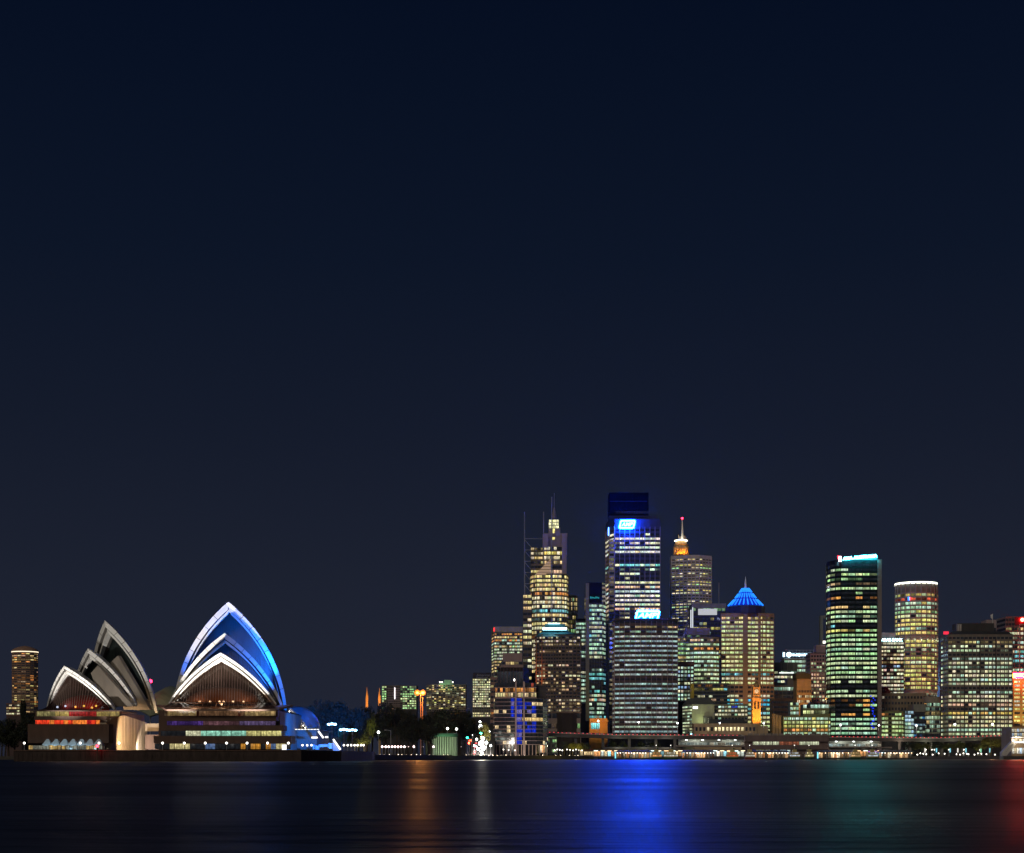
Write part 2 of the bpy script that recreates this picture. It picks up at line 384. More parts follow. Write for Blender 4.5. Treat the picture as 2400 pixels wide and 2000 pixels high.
def shell(root, Ft, A, B, Rs, th=2.6, wall=None, ncol=30, zb=None, rec=.16, wallname='glass_wall', seams=7, mull=None, lean=None):
    hs = [Half(Ft, A, B, Rs, s) for s in (-1, 1)]
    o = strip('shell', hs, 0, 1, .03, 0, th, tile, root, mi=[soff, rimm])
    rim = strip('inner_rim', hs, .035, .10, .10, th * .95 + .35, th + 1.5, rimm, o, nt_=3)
    for h in hs:                       # pale seams between the tile lids on the rim
        for q in range(1, seams + 1):
            k = .1 + .85 * q / (seams + 1); a, b = h.pt(-.002, k, 0), h.pt(-.002, k, th * (.55 + .45 * k))
            bar('rim_joint', a, b, .10, soff, o, n=4)
    if wall:
        zb = zb if zb is not None else Ft[2]
        L = []
        for h in hs:
            row = [h.pt(rec, .02 + .98 * j / 60, th + .8) for j in range(61)]
            L.append(row if h.s < 0 else row[::-1])
        curve = L[0] + L[1]
        def top(x):
            best = None
            for a, b in zip(curve, curve[1:]):
                if (a.x - x) * (b.x - x) <= 0 and abs(b.x - a.x) > 1e-6:
                    p = a + (b - a) * ((x - a.x) / (b.x - a.x))
                    if best is None or p.z > best.z: best = p
            return best
        wmax = min(abs(curve[0].x), abs(curve[-1].x)) * .985
        g = None; xs = [-wmax + 2 * wmax * i / ncol for i in range(ncol + 1)]
        yb = (Ft[1] + A[1]) / 2 + 3 if lean is None else lean
        tops = [top(x) for x in xs]
        for i in range(ncol):
            a, b = tops[i], tops[i + 1]
            if a is None or b is None: continue
            if max(a.z, b.z) < zb + .4: continue
            za, zc = max(a.z, zb + .1), max(b.z, zb + .1)
            v = [(xs[i], yb, zb), (xs[i + 1], yb, zb), (xs[i + 1], b.y, zc), (xs[i], a.y, za)]
            if g is None:
                g = ob(wallname, mesh(wallname, [(-wmax, yb + .3, zb - .5), (wmax, yb + .3, zb - .5), (wmax, yb - .3, zb - .5), (-wmax, yb - .3, zb - .5), (-wmax, yb + .3, zb), (wmax, yb + .3, zb), (wmax, yb - .3, zb), (-wmax, yb - .3, zb)],
                     [(0, 1, 2, 3), (4, 5, 6, 7), (0, 1, 5, 4), (1, 2, 6, 5), (2, 3, 7, 6), (3, 0, 4, 7)], mull or louv), root)
            ob('pane', mesh('pane', v, [(0, 1, 2, 3)], wall), g)
            bar('mullion', (xs[i], yb - .1, zb), (xs[i], a.y - .1, za), .11 if wall is topaz else .16, mull or louv, g, n=4)
    return o, hs
WHITE_L = (1.0, .93, .84); BLUE_L = (.0, .155, 1.0)
# ---- larger hall (right)
CA = math.radians(-6); CO = Vector((X(517, 690), 690, LAND))
def chall(p): return (p[0], p[1], p[2] - LAND)
ch = empty('concert_hall', CO, 'large sail-roofed hall with three nested white arches and a blue-lit side', 'concert hall', 'opera house halls', -CA)
zf = Z(1650, 700)
shell(ch, chall((24.3, 12, zf - .5)), chall((0, 0, Z(1530, 690))), chall((0, 34, 33)), 75, th=1.35, wall=topaz, ncol=38, zb=zf - LAND + .5, lean=2.5, mull=mat('bronze mullion', (.075, .05, .04), .4))
shell(ch, chall((26.2, 31, Z(1657, 722))), chall((0, 22, Z(1484, 712))), chall((0, 66, 38)), 75, th=2.1, wall=louv, ncol=46, zb=26, wallname='louvre_wall')
shell(ch, chall((26.8, 58, 22)), chall((0, 46, Z(1411, 736))), chall((0, 112, 30)), 75, th=2.7, wall=louv, ncol=46, zb=28, wallname='louvre_wall')
# ---- smaller hall (left)
JA = math.radians(15); JO = Vector((X(150, 690), 690, LAND))
jh = empty('theatre_hall', JO, 'smaller sail-roofed hall of white shells turned to the dark harbour trees', 'theatre', 'opera house halls', -JA)
zj = Z(1666, 700)
shell(jh, chall((17.6, 14, zj)), chall((0, 0, Z(1561, 690))), chall((0, 33, 30)), 66, th=1.25, wall=topaz, ncol=30, zb=zj - LAND + .4, lean=5, mull=mat('bronze mullion', (.20, .13, .10), .4))
shell(jh, chall((17.2, 34, Z(1655, 718))), chall((0, 20, Z(1520, 709))), chall((0, 55, 33)), 68, th=1.8, wall=darkglass, mull=darkglass, ncol=34, zb=24, wallname='louvre_wall')
shell(jh, chall((17.4, 53, Z(1672, 735))), chall((0, 35, Z(1454, 723))), chall((0, 76, 30)), 72, th=2.2, wall=darkglass, mull=darkglass, ncol=34, zb=26, wallname='louvre_wall')
# beige infill walls leaning in the mouths of the two rear shells
for a, b, c, d, y_ in (((213, 1578), (229, 1560), (313, 1656), (240, 1656), 708), ((259, 1553), (276, 1537), (352, 1664), (290, 1664), 724)):
    q = [P(*a, y_), P(*d, y_ + 1), P(*c, y_ + 2), P(*b, y_)]; v = [t - JO for t in q]; v += [t - JO + Vector((1, 2, 0)) for t in q]
    v = [Matrix.Rotation(JA, 3, 'Z') @ t for t in v]
    ob('infill_wall', mesh('infill_wall', v, [(0, 1, 2, 3), (7, 6, 5, 4), (0, 4, 5, 1), (1, 5, 6, 2), (2, 6, 7, 3), (3, 7, 4, 0)], mat('beige infill', (.21, .18, .15), .6)), jh)
# rear shell between the halls, seen from behind, and the restaurant shell on the right
gh = empty('rear_shell_hall', (X(383, 830), 830, LAND), 'rounded greenish back shell showing between the two sail-roofed halls', 'shell roof', 'opera house halls', math.radians(176))
tile_w, tile = tile, mat('green light tint tile', (.30, .36, .24), .5)  # green light on the white shell is put into its tile colour
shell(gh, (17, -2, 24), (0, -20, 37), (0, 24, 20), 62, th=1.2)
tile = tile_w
rh = empty('restaurant_hall', (X(676, 775), 775, LAND), 'low blue-lit shell beside the large hall above the steps', 'shell roof', 'opera house halls', math.radians(-64))
tile_w, tile = tile, mat('blue light tint tile', (.42, .46, .60), .4)  # blue floodlight is partly put into the tile colour
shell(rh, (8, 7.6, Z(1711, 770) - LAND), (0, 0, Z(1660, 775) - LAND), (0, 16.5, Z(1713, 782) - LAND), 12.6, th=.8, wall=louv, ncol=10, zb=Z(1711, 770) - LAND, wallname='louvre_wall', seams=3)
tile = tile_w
for q in range(9):
    a = q / 8; lathe('rope_light', [(.02, -.3), (.3, 0), (.02, .3)], glow('rope light', (1, .92, .75), 9), rh, (1 + 6.2 * a, .2 + 6 * a, Z(1668, 775) - LAND - 8 * a), n=8)
# ---- podium of the larger hall
oc = CO
def pbox(name, x0, x1, y0, y1, D, dep, m, parent, o): return box(name, (X(x0, D), X(x1, D), D, D + dep, Z(y1, D), Z(y0, D)), m, parent, o)
def podium(name, label, loc):
    return empty(name, loc, label, 'podium', 'opera house podium')
pc = podium('podium', 'stepped brown podium under the large hall with lit window bands', (X(510, 690), 690, 4.6)); o1 = Vector((X(510, 690), 690, 4.6))
BW = 4.6                                # level of the broadwalk
def band_windows(parent, o, x0, x1, y0, y1, D, n, lit, wmul=.92):
    bw = (X(x1, D) - X(x0, D)) / n
    for i in range(n):
        put_window(parent, o, (X(x0, D) + bw * (i + .5), D), (Z(y0, D) + Z(y1, D)) / 2, 0, bw * wmul, Z(y0, D) - Z(y1, D), (lambda q: tuple(v * .85 for v in q) if q else q)(lit(i)), m=WINP)
box('core', (X(372, 697), X(648, 697), 697, 800, BW, Z(1664, 697)), granite, pc, o1)
pbox('wall_band', 360, 682, 1725, 1743, 684, 14, granite, pc, o1)
pbox('wall_band', 374, 664, 1700.5, 1713, 687, 11, granite, pc, o1)
pbox('wall_band', 388, 648, 1678, 1690, 689, 9, granite, pc, o1)
for px in (388, 463, 560, 648): pbox('buttress', px - 2.5, px + 2.5, 1664, 1678, 693, 6, sandl, pc, o1)
rr = random.Random(3)
amber = lambda i: jit(((.62, .44, .20) if (i < 6 or i > 14) else (.34, .19, .10)), .3, .6)
band_windows(pc, o1, 392, 646, 1664.5, 1678, 694, 21, amber)
purp = lambda i: jit(((.24, .12, .55) if i < 7 else (.48, .24, .28) if i < 14 else (.42, .30, .60)), .12, .4)
band_windows(pc, o1, 391, 646, 1690, 1700, 694, 21, purp)
tl = lambda i: None if i < 5 else jit(((.9, .9, .62) if i < 8 else (.42, .85, .66) if i < 17 else (.9, .82, .35)), .45, 1.0)
band_windows(pc, o1, 376, 660, 1713, 1725, 692, 24, tl)
lowr = lambda i: jit((.95, .82, .42), .4, .9) if i in (3, 4, 5, 6, 24, 25) else ((.5, .24, .04) if i in (17, 19, 20, 22) else ((.1, .16, .3) if i in (10, 11, 23) else None))
band_windows(pc, o1, 362, 682, 1743.5, 1756, 692, 27, lowr)
# eaves: a folded copper-brown slab with upturned tips
def eave(parent, o, x0, x1, yt, yb, D, m):
    a, b = X(x0, D), X(x1, D); zt_, zb_ = Z(yt, D), Z(yb, D); w_ = (b - a)
    v = [(a, D, zt_), (a + w_ * .10, D - 6, zb_), (b - w_ * .10, D - 6, zb_), (b, D, zt_), (b - w_ * .14, D + 14, zt_ + .2), (a + w_ * .14, D + 14, zt_ + .2)]
    v = [Vector(q) - o for q in v]; v += [q + Vector((0, 0, -.7)) for q in v[:6]]
    f = [(0, 1, 5), (1, 2, 4, 5), (2, 3, 4), (6, 11, 7), (7, 11, 10, 8), (8, 10, 9)] + [(i, (i + 1) % 6, 6 + (i + 1) % 6, 6 + i) for i in range(6)]
    return ob('eave', mesh('eave', v, f, m), parent)
eave(pc, o1, 366, 686, 1652, 1664, 690, mat('eave lining', (.20, .12, .09), .5))
box('side_wall', (X(650, 700), X(650, 700) + 1.2, 700, 800, BW, Z(1668, 700)), sandl, pc, o1)
# right flank steps of the podium, lit blue
pbox('flank_wall', 690, 742, 1712.2, 1757, 756, 50, sandl, pc, o1)
pbox('terrace_slab', 688, 750, 1710.5, 1712, 754, 54, sandl, pc, o1)
# foyers: timber vault and lamps seen through the glass
def vault(parent, c, rx, ry, rz, m):
    v, f = [], []; n, k = 20, 7
    for j in range(k + 1):
        ph = math.pi / 2 * j / k
        for i in range(n + 1):
            th = math.pi * i / n
            v.append((c[0] - rx * math.cos(th) * math.cos(ph), c[1] - ry * math.sin(th) * math.cos(ph), c[2] + rz * math.sin(ph)))
    for j in range(k):
        for i in range(n): f.append((j * (n + 1) + i, j * (n + 1) + i + 1, (j + 1) * (n + 1) + i + 1, (j + 1) * (n + 1) + i))
    return ob('foyer_vault', mesh('foyer_vault', v, f, m, True), parent)
vault(ch, (0, 16, zf - LAND), 17, 8, 7.5, wood)
BULB = lathe('tmp', [(.02, -.5), (.35, -.35), (.5, 0), (.35, .35), (.02, .5)], glow('lamp globe', (1, .93, .82), 4), None, n=10).data
bpy.data.objects.remove(bpy.data.objects['tmp'])
WBULB = BULB.copy(); WBULB.materials[0] = glow('foyer lamp', (1, .70, .42), 5)
for x in (-9.5, -5, -.9, 0, .9, 5, 9.5): ob('foyer_lamp', WBULB, ch, (x, 5.5, zf - LAND + (.8 if abs(x) > .1 else -.4)))
band = [(-24, -2.2), (24, -2.2)]
sk = ob('glass_skirt', mesh('glass_skirt', [(-21.5, 2.4, zf - LAND + .4), (21.5, 2.4, zf - LAND + .4), (24, -4, zf - LAND - 2.2), (-24, -4, zf - LAND - 2.2)], [(0, 1, 2, 3)], topaz), ch)
for i in range(25): bar('skirt_mullion', (-21.5 + 43 * i / 24, 2.3, zf - LAND + .4), (-24 + 48 * i / 24, -4.1, zf - LAND - 2.2), .11, MATS['bronze mullion'], sk, n=4)
ob('foyer_floor', mesh('foyer_floor', boxv(-22, 22, -1, 26, zf - LAND - 3, zf - LAND - 2.6), BOXF, redwall), ch)
def hl(o_, a_, p): return (Matrix.Rotation(-a_, 4, 'Z') @ Vector(p)) + o_
for x in (-12, 12): point('foyer light', hl(CO, CA, (x, 6, zf - LAND + 2)), 1100, (1, .55, .28), 1)
point('foyer light', hl(CO, CA, (0, 3, zf - LAND + 1)), 700, (1, .5, .25), 1)
# ---- podium of the smaller hall
o2 = Vector((X(160, 690), 690, BW)); pj = podium('podium', 'brown podium under the small hall with a red window band', o2)
box('core', (X(82, 695), X(246, 695), 695, 770, BW, Z(1667, 695)), granite, pj, o2)
pbox('wall_band', 65, 255, 1697.5, 1742, 688, 8, granite, pj, o2)
pbox('wall_band', 80, 249, 1679, 1688, 690, 6, granite, pj, o2)
redl = lambda i: (.9, .08, .03) if rr.random() < .55 else (1.0, .30, .06) if rr.random() < .7 else (.6, .03, .03)
band_windows(pj, o2, 83, 247, 1688.3, 1697.3, 693, 15, redl, .97)
fy = lambda i: jit(((.5, .44, .2) if i < 4 else (.7, .06, .05) if 6 < i < 13 else (.8, .6, .2)), .3, .6)
band_windows(pj, o2, 86, 280, 1667.5, 1679, 693.5, 18, fy)
pbox('roof_slab', 78, 284, 1665.5, 1667.4, 690, 30, granite, pj, o2)
# flank: big sandstone wall in the cleft between the halls
wv = [(X(250, 692), 692), (X(345, 772), 772)]
zt_ = [Z(1677, 692), Z(1694, 772)]
t_ = Vector((wv[1][0] - wv[0][0], wv[1][1] - wv[0][1])).normalized(); n_ = Vector((-t_.y, t_.x)) * 3
for k in range(12):                    # panels of the flank wall
    a, b = k / 12, (k + 1) / 12 - .004
    def q(s): return Vector((wv[0][0] + (wv[1][0] - wv[0][0]) * s, wv[0][1] + (wv[1][1] - wv[0][1]) * s))
    def zt2(s):
        dd = 692 + 80 * s; px = 1200 + q(s).x * F / dd
        return Z(1684 - 7 * (px - 248) / 44 if px < 292 else 1677 + 18 * (px - 292) / 55, dd)
    A_, B_ = q(a), q(b)
    v = [(A_.x, A_.y, BW), (B_.x, B_.y, BW), (B_.x, B_.y, zt2(b)), (A_.x, A_.y, zt2(a))]
    v += [(c[0] + n_.x, c[1] + n_.y, c[2]) for c in v]
    ob('stone_panel', mesh('stone_panel', [Vector(c) - o2 for c in v], [(0, 1, 2, 3), (7, 6, 5, 4), (0, 4, 5, 1), (1, 5, 6, 2), (2, 6, 7, 3), (3, 7, 4, 0)], sandl), pj)
pbox('link_wall', 340, 375, 1722, 1757, 760, 20, granite, pj, o2)
pbox('link_canopy', 332, 374, 1696, 1714, 768, 10, sandl, pj, o2)
# theatre foyer
vault(jh, (0, 17, zj - LAND), 12.5, 8, 7.2, redwall)
for x, c in ((-8, 0), (-4, 0), (1, 1), (5, 2), (9, 2), (11, 2)):
    M_ = [glow('foyer lamp cool', (.55, .70, 1), 5), glow('foyer lamp orange', (1, .42, .08), 6), glow('foyer lamp gold', (1, .6, .1), 4)][c]
    b_ = BULB.copy(); b_.materials[0] = M_; ob('foyer_lamp', b_, jh, (x, 8, zj - LAND + 1.2 + (x % 3) * .4))
ob('foyer_floor', mesh('foyer_floor', boxv(-15, 15, 6, 30, zj - LAND - .6, zj - LAND - .2), BOXF, redwall), jh)
point('foyer light', hl(JO, JA, (-5, 8, zj - LAND + 3)), 420, (.75, .78, 1), 1)
point('foyer light', hl(JO, JA, (8, 8, zj - LAND + 3)), 650, (1, .12, .08), 1)
# ---- broadwalk and sea wall
o3 = Vector((X(450, 655), 655, 0)); sw = [(X(32, 655), 655), (X(706, 655), 655), (X(800, 690), 690), (X(872, 800), 800), (X(880, 890), 890), (X(330, 965), 965), (X(40, 800), 800)]
bwk = prism('broadwalk', sw, -4, BW - .02, mat('sea wall stone', (.060, .043, .040), .8, var=.35, scale=.6, bump=.4)); tag(bwk, kind='structure')
# sea wall coursing: proud stone blocks along the front
bm_ = None
for i in range(60):
    x0, x1 = sw[0][0] + (sw[1][0] - sw[0][0]) * i / 60, sw[0][0] + (sw[1][0] - sw[0][0]) * (i + 1) / 60
    if bm_ is None: bm_ = [mesh('stone_block', boxv(.06, x1 - x0 - .06, -d, 0, 0, h), BOXF, MATS['sea wall stone']) for d, h in ((.14, 1.35), (.2, 1.35), (.09, 1.35))]
    for r_ in range(2): ob('stone_block', R.choice(bm_), bwk, (x0, 655 - .001, .5 + r_ * 1.45))
    if i % 2 == 0: ob('coping_stone', bpy.data.meshes.get('coping_stone') or mesh('coping_stone', boxv(.04, 2 * (x1 - x0) - .04, -.35, 1, 0, .45), BOXF, granite), bwk, (x0, 655, BW - .3))
# ---- floodlights for the shells
spot('shell flood', P(330, 1757, 650) + Vector((0, 0, 3)), P(495, 1490, 715), 0.40e6, WHITE_L, 38)
spot('shell flood', P(600, 1757, 648) + Vector((0, 0, 3)), P(560, 1480, 725), 0.34e6, WHITE_L, 36)
spot('shell flood', P(60, 1757, 650) + Vector((0, 0, 3)), P(210, 1560, 712), 0.16e6, WHITE_L, 34)
spot('shell flood', P(300, 1757, 650) + Vector((0, 0, 3)), P(260, 1560, 715), 0.11e6, WHITE_L, 34)
spot('blue flood', P(800, 1735, 790) + Vector((0, 0, 6)), P(650, 1560, 750), 0.55e6, BLUE_L, 36)
for x_, w_ in ((21, .12e6), (-21, .012e6)):   # uplights on the roof between the shells
    spot('blue flood', hl(CO, CA, (x_, 40, 34)), hl(CO, CA, (x_ * .15, 60, 56)), w_, BLUE_L, 100)
spot('blue flood', hl(CO, CA, (21, 16, 32)), hl(CO, CA, (8, 38, 44)), 0.03e6, BLUE_L, 100)
spot('blue flood', P(800, 1745, 690) + Vector((0, 0, 3)), P(700, 1690, 770), 0.20e6, BLUE_L, 60)
spot('blue flood', P(742, 1700, 806) + Vector((0, 0, 3)), P(752, 1680, 1000), 2.2e6, BLUE_L, 22)
spot('warm flood', P(370, 1756, 698), P(296, 1732, 732), 0.12e6, (1, .68, .38), 62)
spot('white flood', P(330, 1755, 745), P(338, 1735, 772), 0.02e6, (1, .92, .8), 70)
# ================================================================ the city
def rod(name, px, y0, y1, D, r, m, parent, o, r2=None): return bar(name, P(px, y1, D), P(px, y0, D), r, m, parent, o, r2=r2)
# -- far left apartment tower, round
def arc(px0, px1, D, n, a0=-100, a1=100, sq=1.0):
    """plan of the visible half of a round tower"""
    Dc = D + (X(px1, D) - X(px0, D)) / 2 * sq; c = (X(px0, Dc) + X(px1, Dc)) / 2; r = (X(px1, Dc) - X(px0, Dc)) / 2
    return [(c + r * math.sin(math.radians(a0 + (a1 - a0) * i / n)), D + r * sq - r * sq * math.cos(math.radians(a0 + (a1 - a0) * i / n))) for i in range(n + 1)]
D = 2400
rt, ro, _, _ = tower('apartment_tower', 'round apartment tower with warm balconies, standing alone behind the dark trees', D, arc(30, 87, D, 10), [1] * 10, 1527, 1531, 1672, 30,
    office(11, .8, .22, [WARM, ORA, PINK, WARM], .45, 1.3), mat('brown recess', (.07, .045, .04)), mat('balcony concrete', (.42, .26, .19)), .5, mat('balcony concrete', (.42, .26, .19)), .10, ts=1.0, tp=.6)
c0 = Vector((X(58.5, D + 18.5), D + 18.5, 0))
lathe('crown', [(X(87, D) - X(57, D), Z(1530, D)), (X(87.5, D) - X(57, D), Z(1524, D)), (X(84, D) - X(57, D), Z(1520, D)), (X(72, D) - X(57, D), Z(1515, D)), (.5, Z(1512, D))], mat('balcony concrete', (.42, .26, .19)), rt, c0 - ro)
lathe('crown_light', [(X(87.8, D) - X(57, D), Z(1528, D)), (X(87.8, D) - X(57, D), Z(1526, D))], glow('crown light', (1, .85, .6), 1.6), rt, c0 - ro)
tower('apartment_block', 'low apartment block with warm windows at the foot of the lone round tower', D - 40, bx(15, 52, D - 40, 20), [0, 6, 0], 1650, 1652, 1678, 4, office(12, 1, .5, [WARM, WHITE]), brown, redbrick, .5)
# -- cathedral spires
for px, yt, yb, lb in ((860, 1611, 1664, 'orange-lit church spire nearest the opera house, above the dark trees'), (889.5, 1612, 1660, 'orange-lit church spire beside the green-windowed block')):
    D = 2000; s = empty('church_spire', (X(px, D), D, LAND), lb, 'spire', 'church spires'); o = Vector((X(px, D), D, LAND)); w_ = 2.7 * D / F
    box('tower', (o.x - w_, o.x + w_, D - w_, D + w_, LAND, Z(1638, D)), orange_st, s, o)
    lathe('spire', [(w_ * 1.1, Z(1638, D) - LAND), (.1, Z(yt, D) - LAND)], orange_st, s, (0, 0, 0), n=8, smooth=False)
    for sx_ in (-1, 1): lathe('pinnacle', [(w_ * .25, Z(1642, D) - LAND), (w_ * .25, Z(1636, D) - LAND), (.05, Z(1628, D) - LAND)], orange_st, s, (sx_ * w_ * .9, -w_ * .9, 0), n=6, smooth=False)
    spot('spire flood', (o.x - 8, D - 30, Z(1668, D)), (o.x, D, Z(1632, D)), 70000, (1, .40, .08), 60)
# -- hospital-like blocks above the gardens
D = 1950
r_, o_, z0, fh = tower('office_block', 'wide block with green-lit window columns and a white vertical light', D, bx(895, 976, D, 30), [0, 15, 0], 1607, 1609, 1664, 10,
    office(21, 1, .66, [GREEN, (.8, 1, .5), GREEN], .6, 1.3), dark, mat('dim grey cladding', (.20, .18, .18)), .42, mat('dim grey cladding', (.20, .18, .18)), .2, skip=lambda f, s, b: 2 <= b <= 7 or (f > 6 and b < 9 and b > 1))
multi('facade_grille', [(X(908, D), X(938, D), D - .9, D - .1, Z(1614 + 4 * k + 1.6, D), Z(1614 + 4 * k, D)) for k in range(11)], mauve, r_, o_)
box('light_fin', (X(924.6, D), X(926.2, D), D - 1.5, D - .95, Z(1639, D), Z(1612, D)), glow('white neon', (1, .92, .95), 3), r_, o_)
D = 1850
r_, o_, z0, fh = tower('hotel', 'wide beige hotel with striped balconies and green roof lights, right of the sodium lamps', D, [(X(1000, D + 30), D + 30), (X(1012, D), D), (X(1091, D + 10), D + 10), (X(1091, D + 10), D + 40)], [2, 15, 0], 1604, 1606, 1668, 14,
    office(22, .9, .22, [WARM, YEL, WHITE], .6, 1.3), dark, mat('striped balcony', (.33, .27, .25)), .45, mat('striped balcony', (.33, .27, .25)), .12, ts=.8)
multi('penthouse', [(X(1028, D), X(1062, D), D + 6, D + 20, Z(1605, D), Z(1600, D)), (X(1040, D), X(1058, D), D + 8, D + 18, Z(1601, D), Z(1593, D))], mat('pale plant room', (.4, .42, .38)), r_, o_)
for px in (1031, 1036, 1061): ob('roof_light', BULB, r_, P(px, 1599, D - 1) - o_, scale=(1.6, 1.6, 1.6))
spot('green roof flood', P(1040, 1602, D - 6), P(1049, 1596, D + 8), 3000, (.3, 1, .3), 140)
D = 1720
r_, o_, z0, fh = tower('office_tower', 'slim office tower with dense cream windows and dim rooftop lettering', D, bx(1108, 1153, D, 25), [0, 11, 0], 1577, 1592, 1682, 16,
    office(23, 1, .86, [(1, .95, .55), (.95, 1, .6), WHITE], .6, 1.35, {12: (0, WARM), 13: (0, WARM)}), dark, mat('cream frame', (.30, .28, .20)), .40, mat('cream frame', (.30, .28, .20)), .26)
text('lettering', 'American', 1117, 1149, 1579.5, 1585.5, D - .4, mat('dim letters', (.40, .42, .50)), r_, o_, .3)
text('lettering', 'Express', 1117, 1143, 1586, 1592, D - .4, mat('dim letters', (.40, .42, .50)), r_, o_, .3)
# -- grey tower with cream head, left of the strut tower
D = 1580
r_, o_, z0, fh = tower('office_tower', 'grey office tower with a blank cream head and a red corner light', D, [(X(1153, D + 25), D + 25), (X(1158, D), D), (X(1224, D), D), (X(1224, D), D + 30)], [2, 11, 0], 1469, 1485, 1600, 16,
    office(31, .95, .72, [COOL, GREEN, WARM, (.9, 1, .7)], .5, 1.2, {0: (.85, ORA), 1: (.9, WARM), 2: (.8, ORA)}), dark, mat('grey bronze', (.16, .15, .12)), .46, conc, .10, capm=mat('cream head', (.44, .40, .32)), pier_every=2)
box('corner_light', (X(1157, D), X(1159, D), D - 1, D - .7, Z(1480, D), Z(1472, D)), glow('red strip', (1, .02, .03), 4), r_, o_)
# -- the tall tower with the steel lattice
D = 1660
pts = [(X(1243, D + 22), D + 22), (X(1247, D + 7), D + 7), (X(1258, D + 1), D + 1), (X(1290, D), D), (X(1316, D + 2), D + 2), (X(1328, D + 8), D + 8), (X(1331, D + 24), D + 24)]
ylw = [(1, .86, .38), (1, .92, .6), WARM, WHITE]
r_, o_, z0, fh = tower('office_tower', 'tallest yellow-lit tower with a stepped crown, lantern box and steel lattice mast', D, pts, [2, 3, 5, 5, 2, 2], 1346, 1348, 1580, 23,
    office(32, .97, .86, ylw, .7, 1.45, {4: (.5, ORA), 8: (.75, TEAL), 10: (.3, COOL), 14: (.5, ORA)}), dark, mat('bronze frame', (.20, .16, .10)), .36, mat('bronze frame', (.20, .16, .10)), .10, ts=.9)
def part_tower(root, o, x0, x1, y0, y1, D, dep, nb, nf, lit, core, sp, spr=.45, name='wing'):
    """an upper block of a tower with its own windows"""
    b = box(name, (X(x0, D), X(x1, D), D, D + dep, Z(y1, D), Z(y0, D)), core, root, o); bo = Vector(b.location) + Vector(o)
    if not nf: return b
    fh = (Z(y0, D) - Z(y1, D)) / nf; bw = (X(x1, D) - X(x0, D)) / nb
    for k in range(nf):
        if sp: box('spandrel', (X(x0, D) - .2, X(x1, D) + .2, D - .4, D + .4, Z(y1, D) + k * fh, Z(y1, D) + (k + spr) * fh), sp, b, bo)
        for i in range(nb):
            put_window(b, bo, (X(x0, D) + bw * (i + .5), D - .12), Z(y1, D) + fh * (k + spr + (1 - spr) / 2), 0, bw * .88, fh * (1 - spr) * .95, lit(nf - 1 - k, 0, i))
    return b
part_tower(r_, o_, 1244, 1275, 1284, 1347.5, D + 9, 20, 4, 6, office(33, .8, .7, ylw, .5, 1.1, {0: (.3, WARM)}), dark, mat('bronze frame', (.2, .16, .1)), .45)
part_tower(r_, o_, 1275, 1320, 1282, 1347.5, D + 4, 24, 6, 6, office(34, .4, .6, ylw, .6, 1.3, {1: (1, (1, .8, .2)), 5: (.9, PINK)}), gdark, mat('bronze frame', (.2, .16, .1)), .3)
# sloping glazed shoulder
v = [P(1253, 1348, D - .6), P(1291, 1309, D - .6), P(1291, 1348, D - .6)]; v += [p + Vector((0, 8, 0)) for p in v]
ob('sloping_glazing', mesh('sloping_glazing', [p - o_ for p in v], [(0, 1, 2), (5, 4, 3), (0, 3, 4, 1), (1, 4, 5, 2), (2, 5, 3, 0)], glow('atrium glow', (.62, .40, .24), .55, False)), r_)
for k in range(6): bar('glazing_bar', P(1253 + 38 * k / 6, 1348 - 39 * k / 6, D - .9), P(1291, 1348 - 39 * k / 6, D - .9), .3, mat('bronze frame', (.2, .16, .1)), r_, o_)
mv = mauve
for nm, x0, x1, y0, y1, dd in (('core_block', 1273, 1330, 1250, 1300, 8), ('core_block', 1286, 1313, 1237, 1252, 10), ('core_pier', 1317, 1328, 1253, 1346, 2), ('core_pier', 1272, 1285, 1252, 1284, 3)):
    part_tower(r_, o_, x0, x1, y0, y1, D + dd, 16, 1, 0, None, mv, None, name=nm)
lan = box('lantern', (X(1287, D), X(1310, D), D + 9, D + 19, Z(1237, D), Z(1215, D)), dark, r_, o_); lo = Vector(lan.location) + o_
for i, (a, b) in enumerate(((1287, 1293), (1294, 1296.5), (1297, 1300), (1300.6, 1303), (1303.8, 1310))):
    for k in range(3):
        put_window(lan, lo, ((X(a, D) + X(b, D)) / 2, D + 8.8), Z(1218.5 + 7.2 * k, D), 0, X(b, D) - X(a, D), 6 * D / F, (1.3, 1.25, .75) if i != 1 else (.9, .9, .3))
for y in (1240, 1245, 1260): put_window(lan, lo, (X(1298, D), D + 7.7), Z(y, D), 0, 2.2, 2.4, (1.6, 1.4, .5))
rod('mast', 1299, 1156, 1216, D + 12, .45, steel, r_, o_, .2); rod('mast', 1293.2, 1165, 1470, D - 2, .5, steel, r_, o_)
lathe('mast_base', [(3, 0), (2.2, 4), (.6, 12)], mv, r_, P(1299, 1216, D + 12) - o_, n=8)
lt = 1229.5
for px in (lt, 1274): rod('lattice_post', px, 1200 if px == lt else 1200, 1400, D + 5, .5, steel, r_, o_)
for k in range(6):
    y = 1263 + 26.4 * k
    bar('lattice_bar', P(lt, y, D + 5), P(1272 if k == 0 else 1245, y, D + 5), .42, steel, r_, o_)
    if k < 5: bar('lattice_brace', P(lt, y + 2, D + 5), P(1245, y + 20, D + 5), .36, steel, r_, o_)
part_tower(r_, o_, 1226, 1246, 1395, 1600, D + 4, 20, 2, 15, office(35, .75, .8, ylw, .6, 1.2), dark, mat('bronze frame', (.2, .16, .1)), .5)
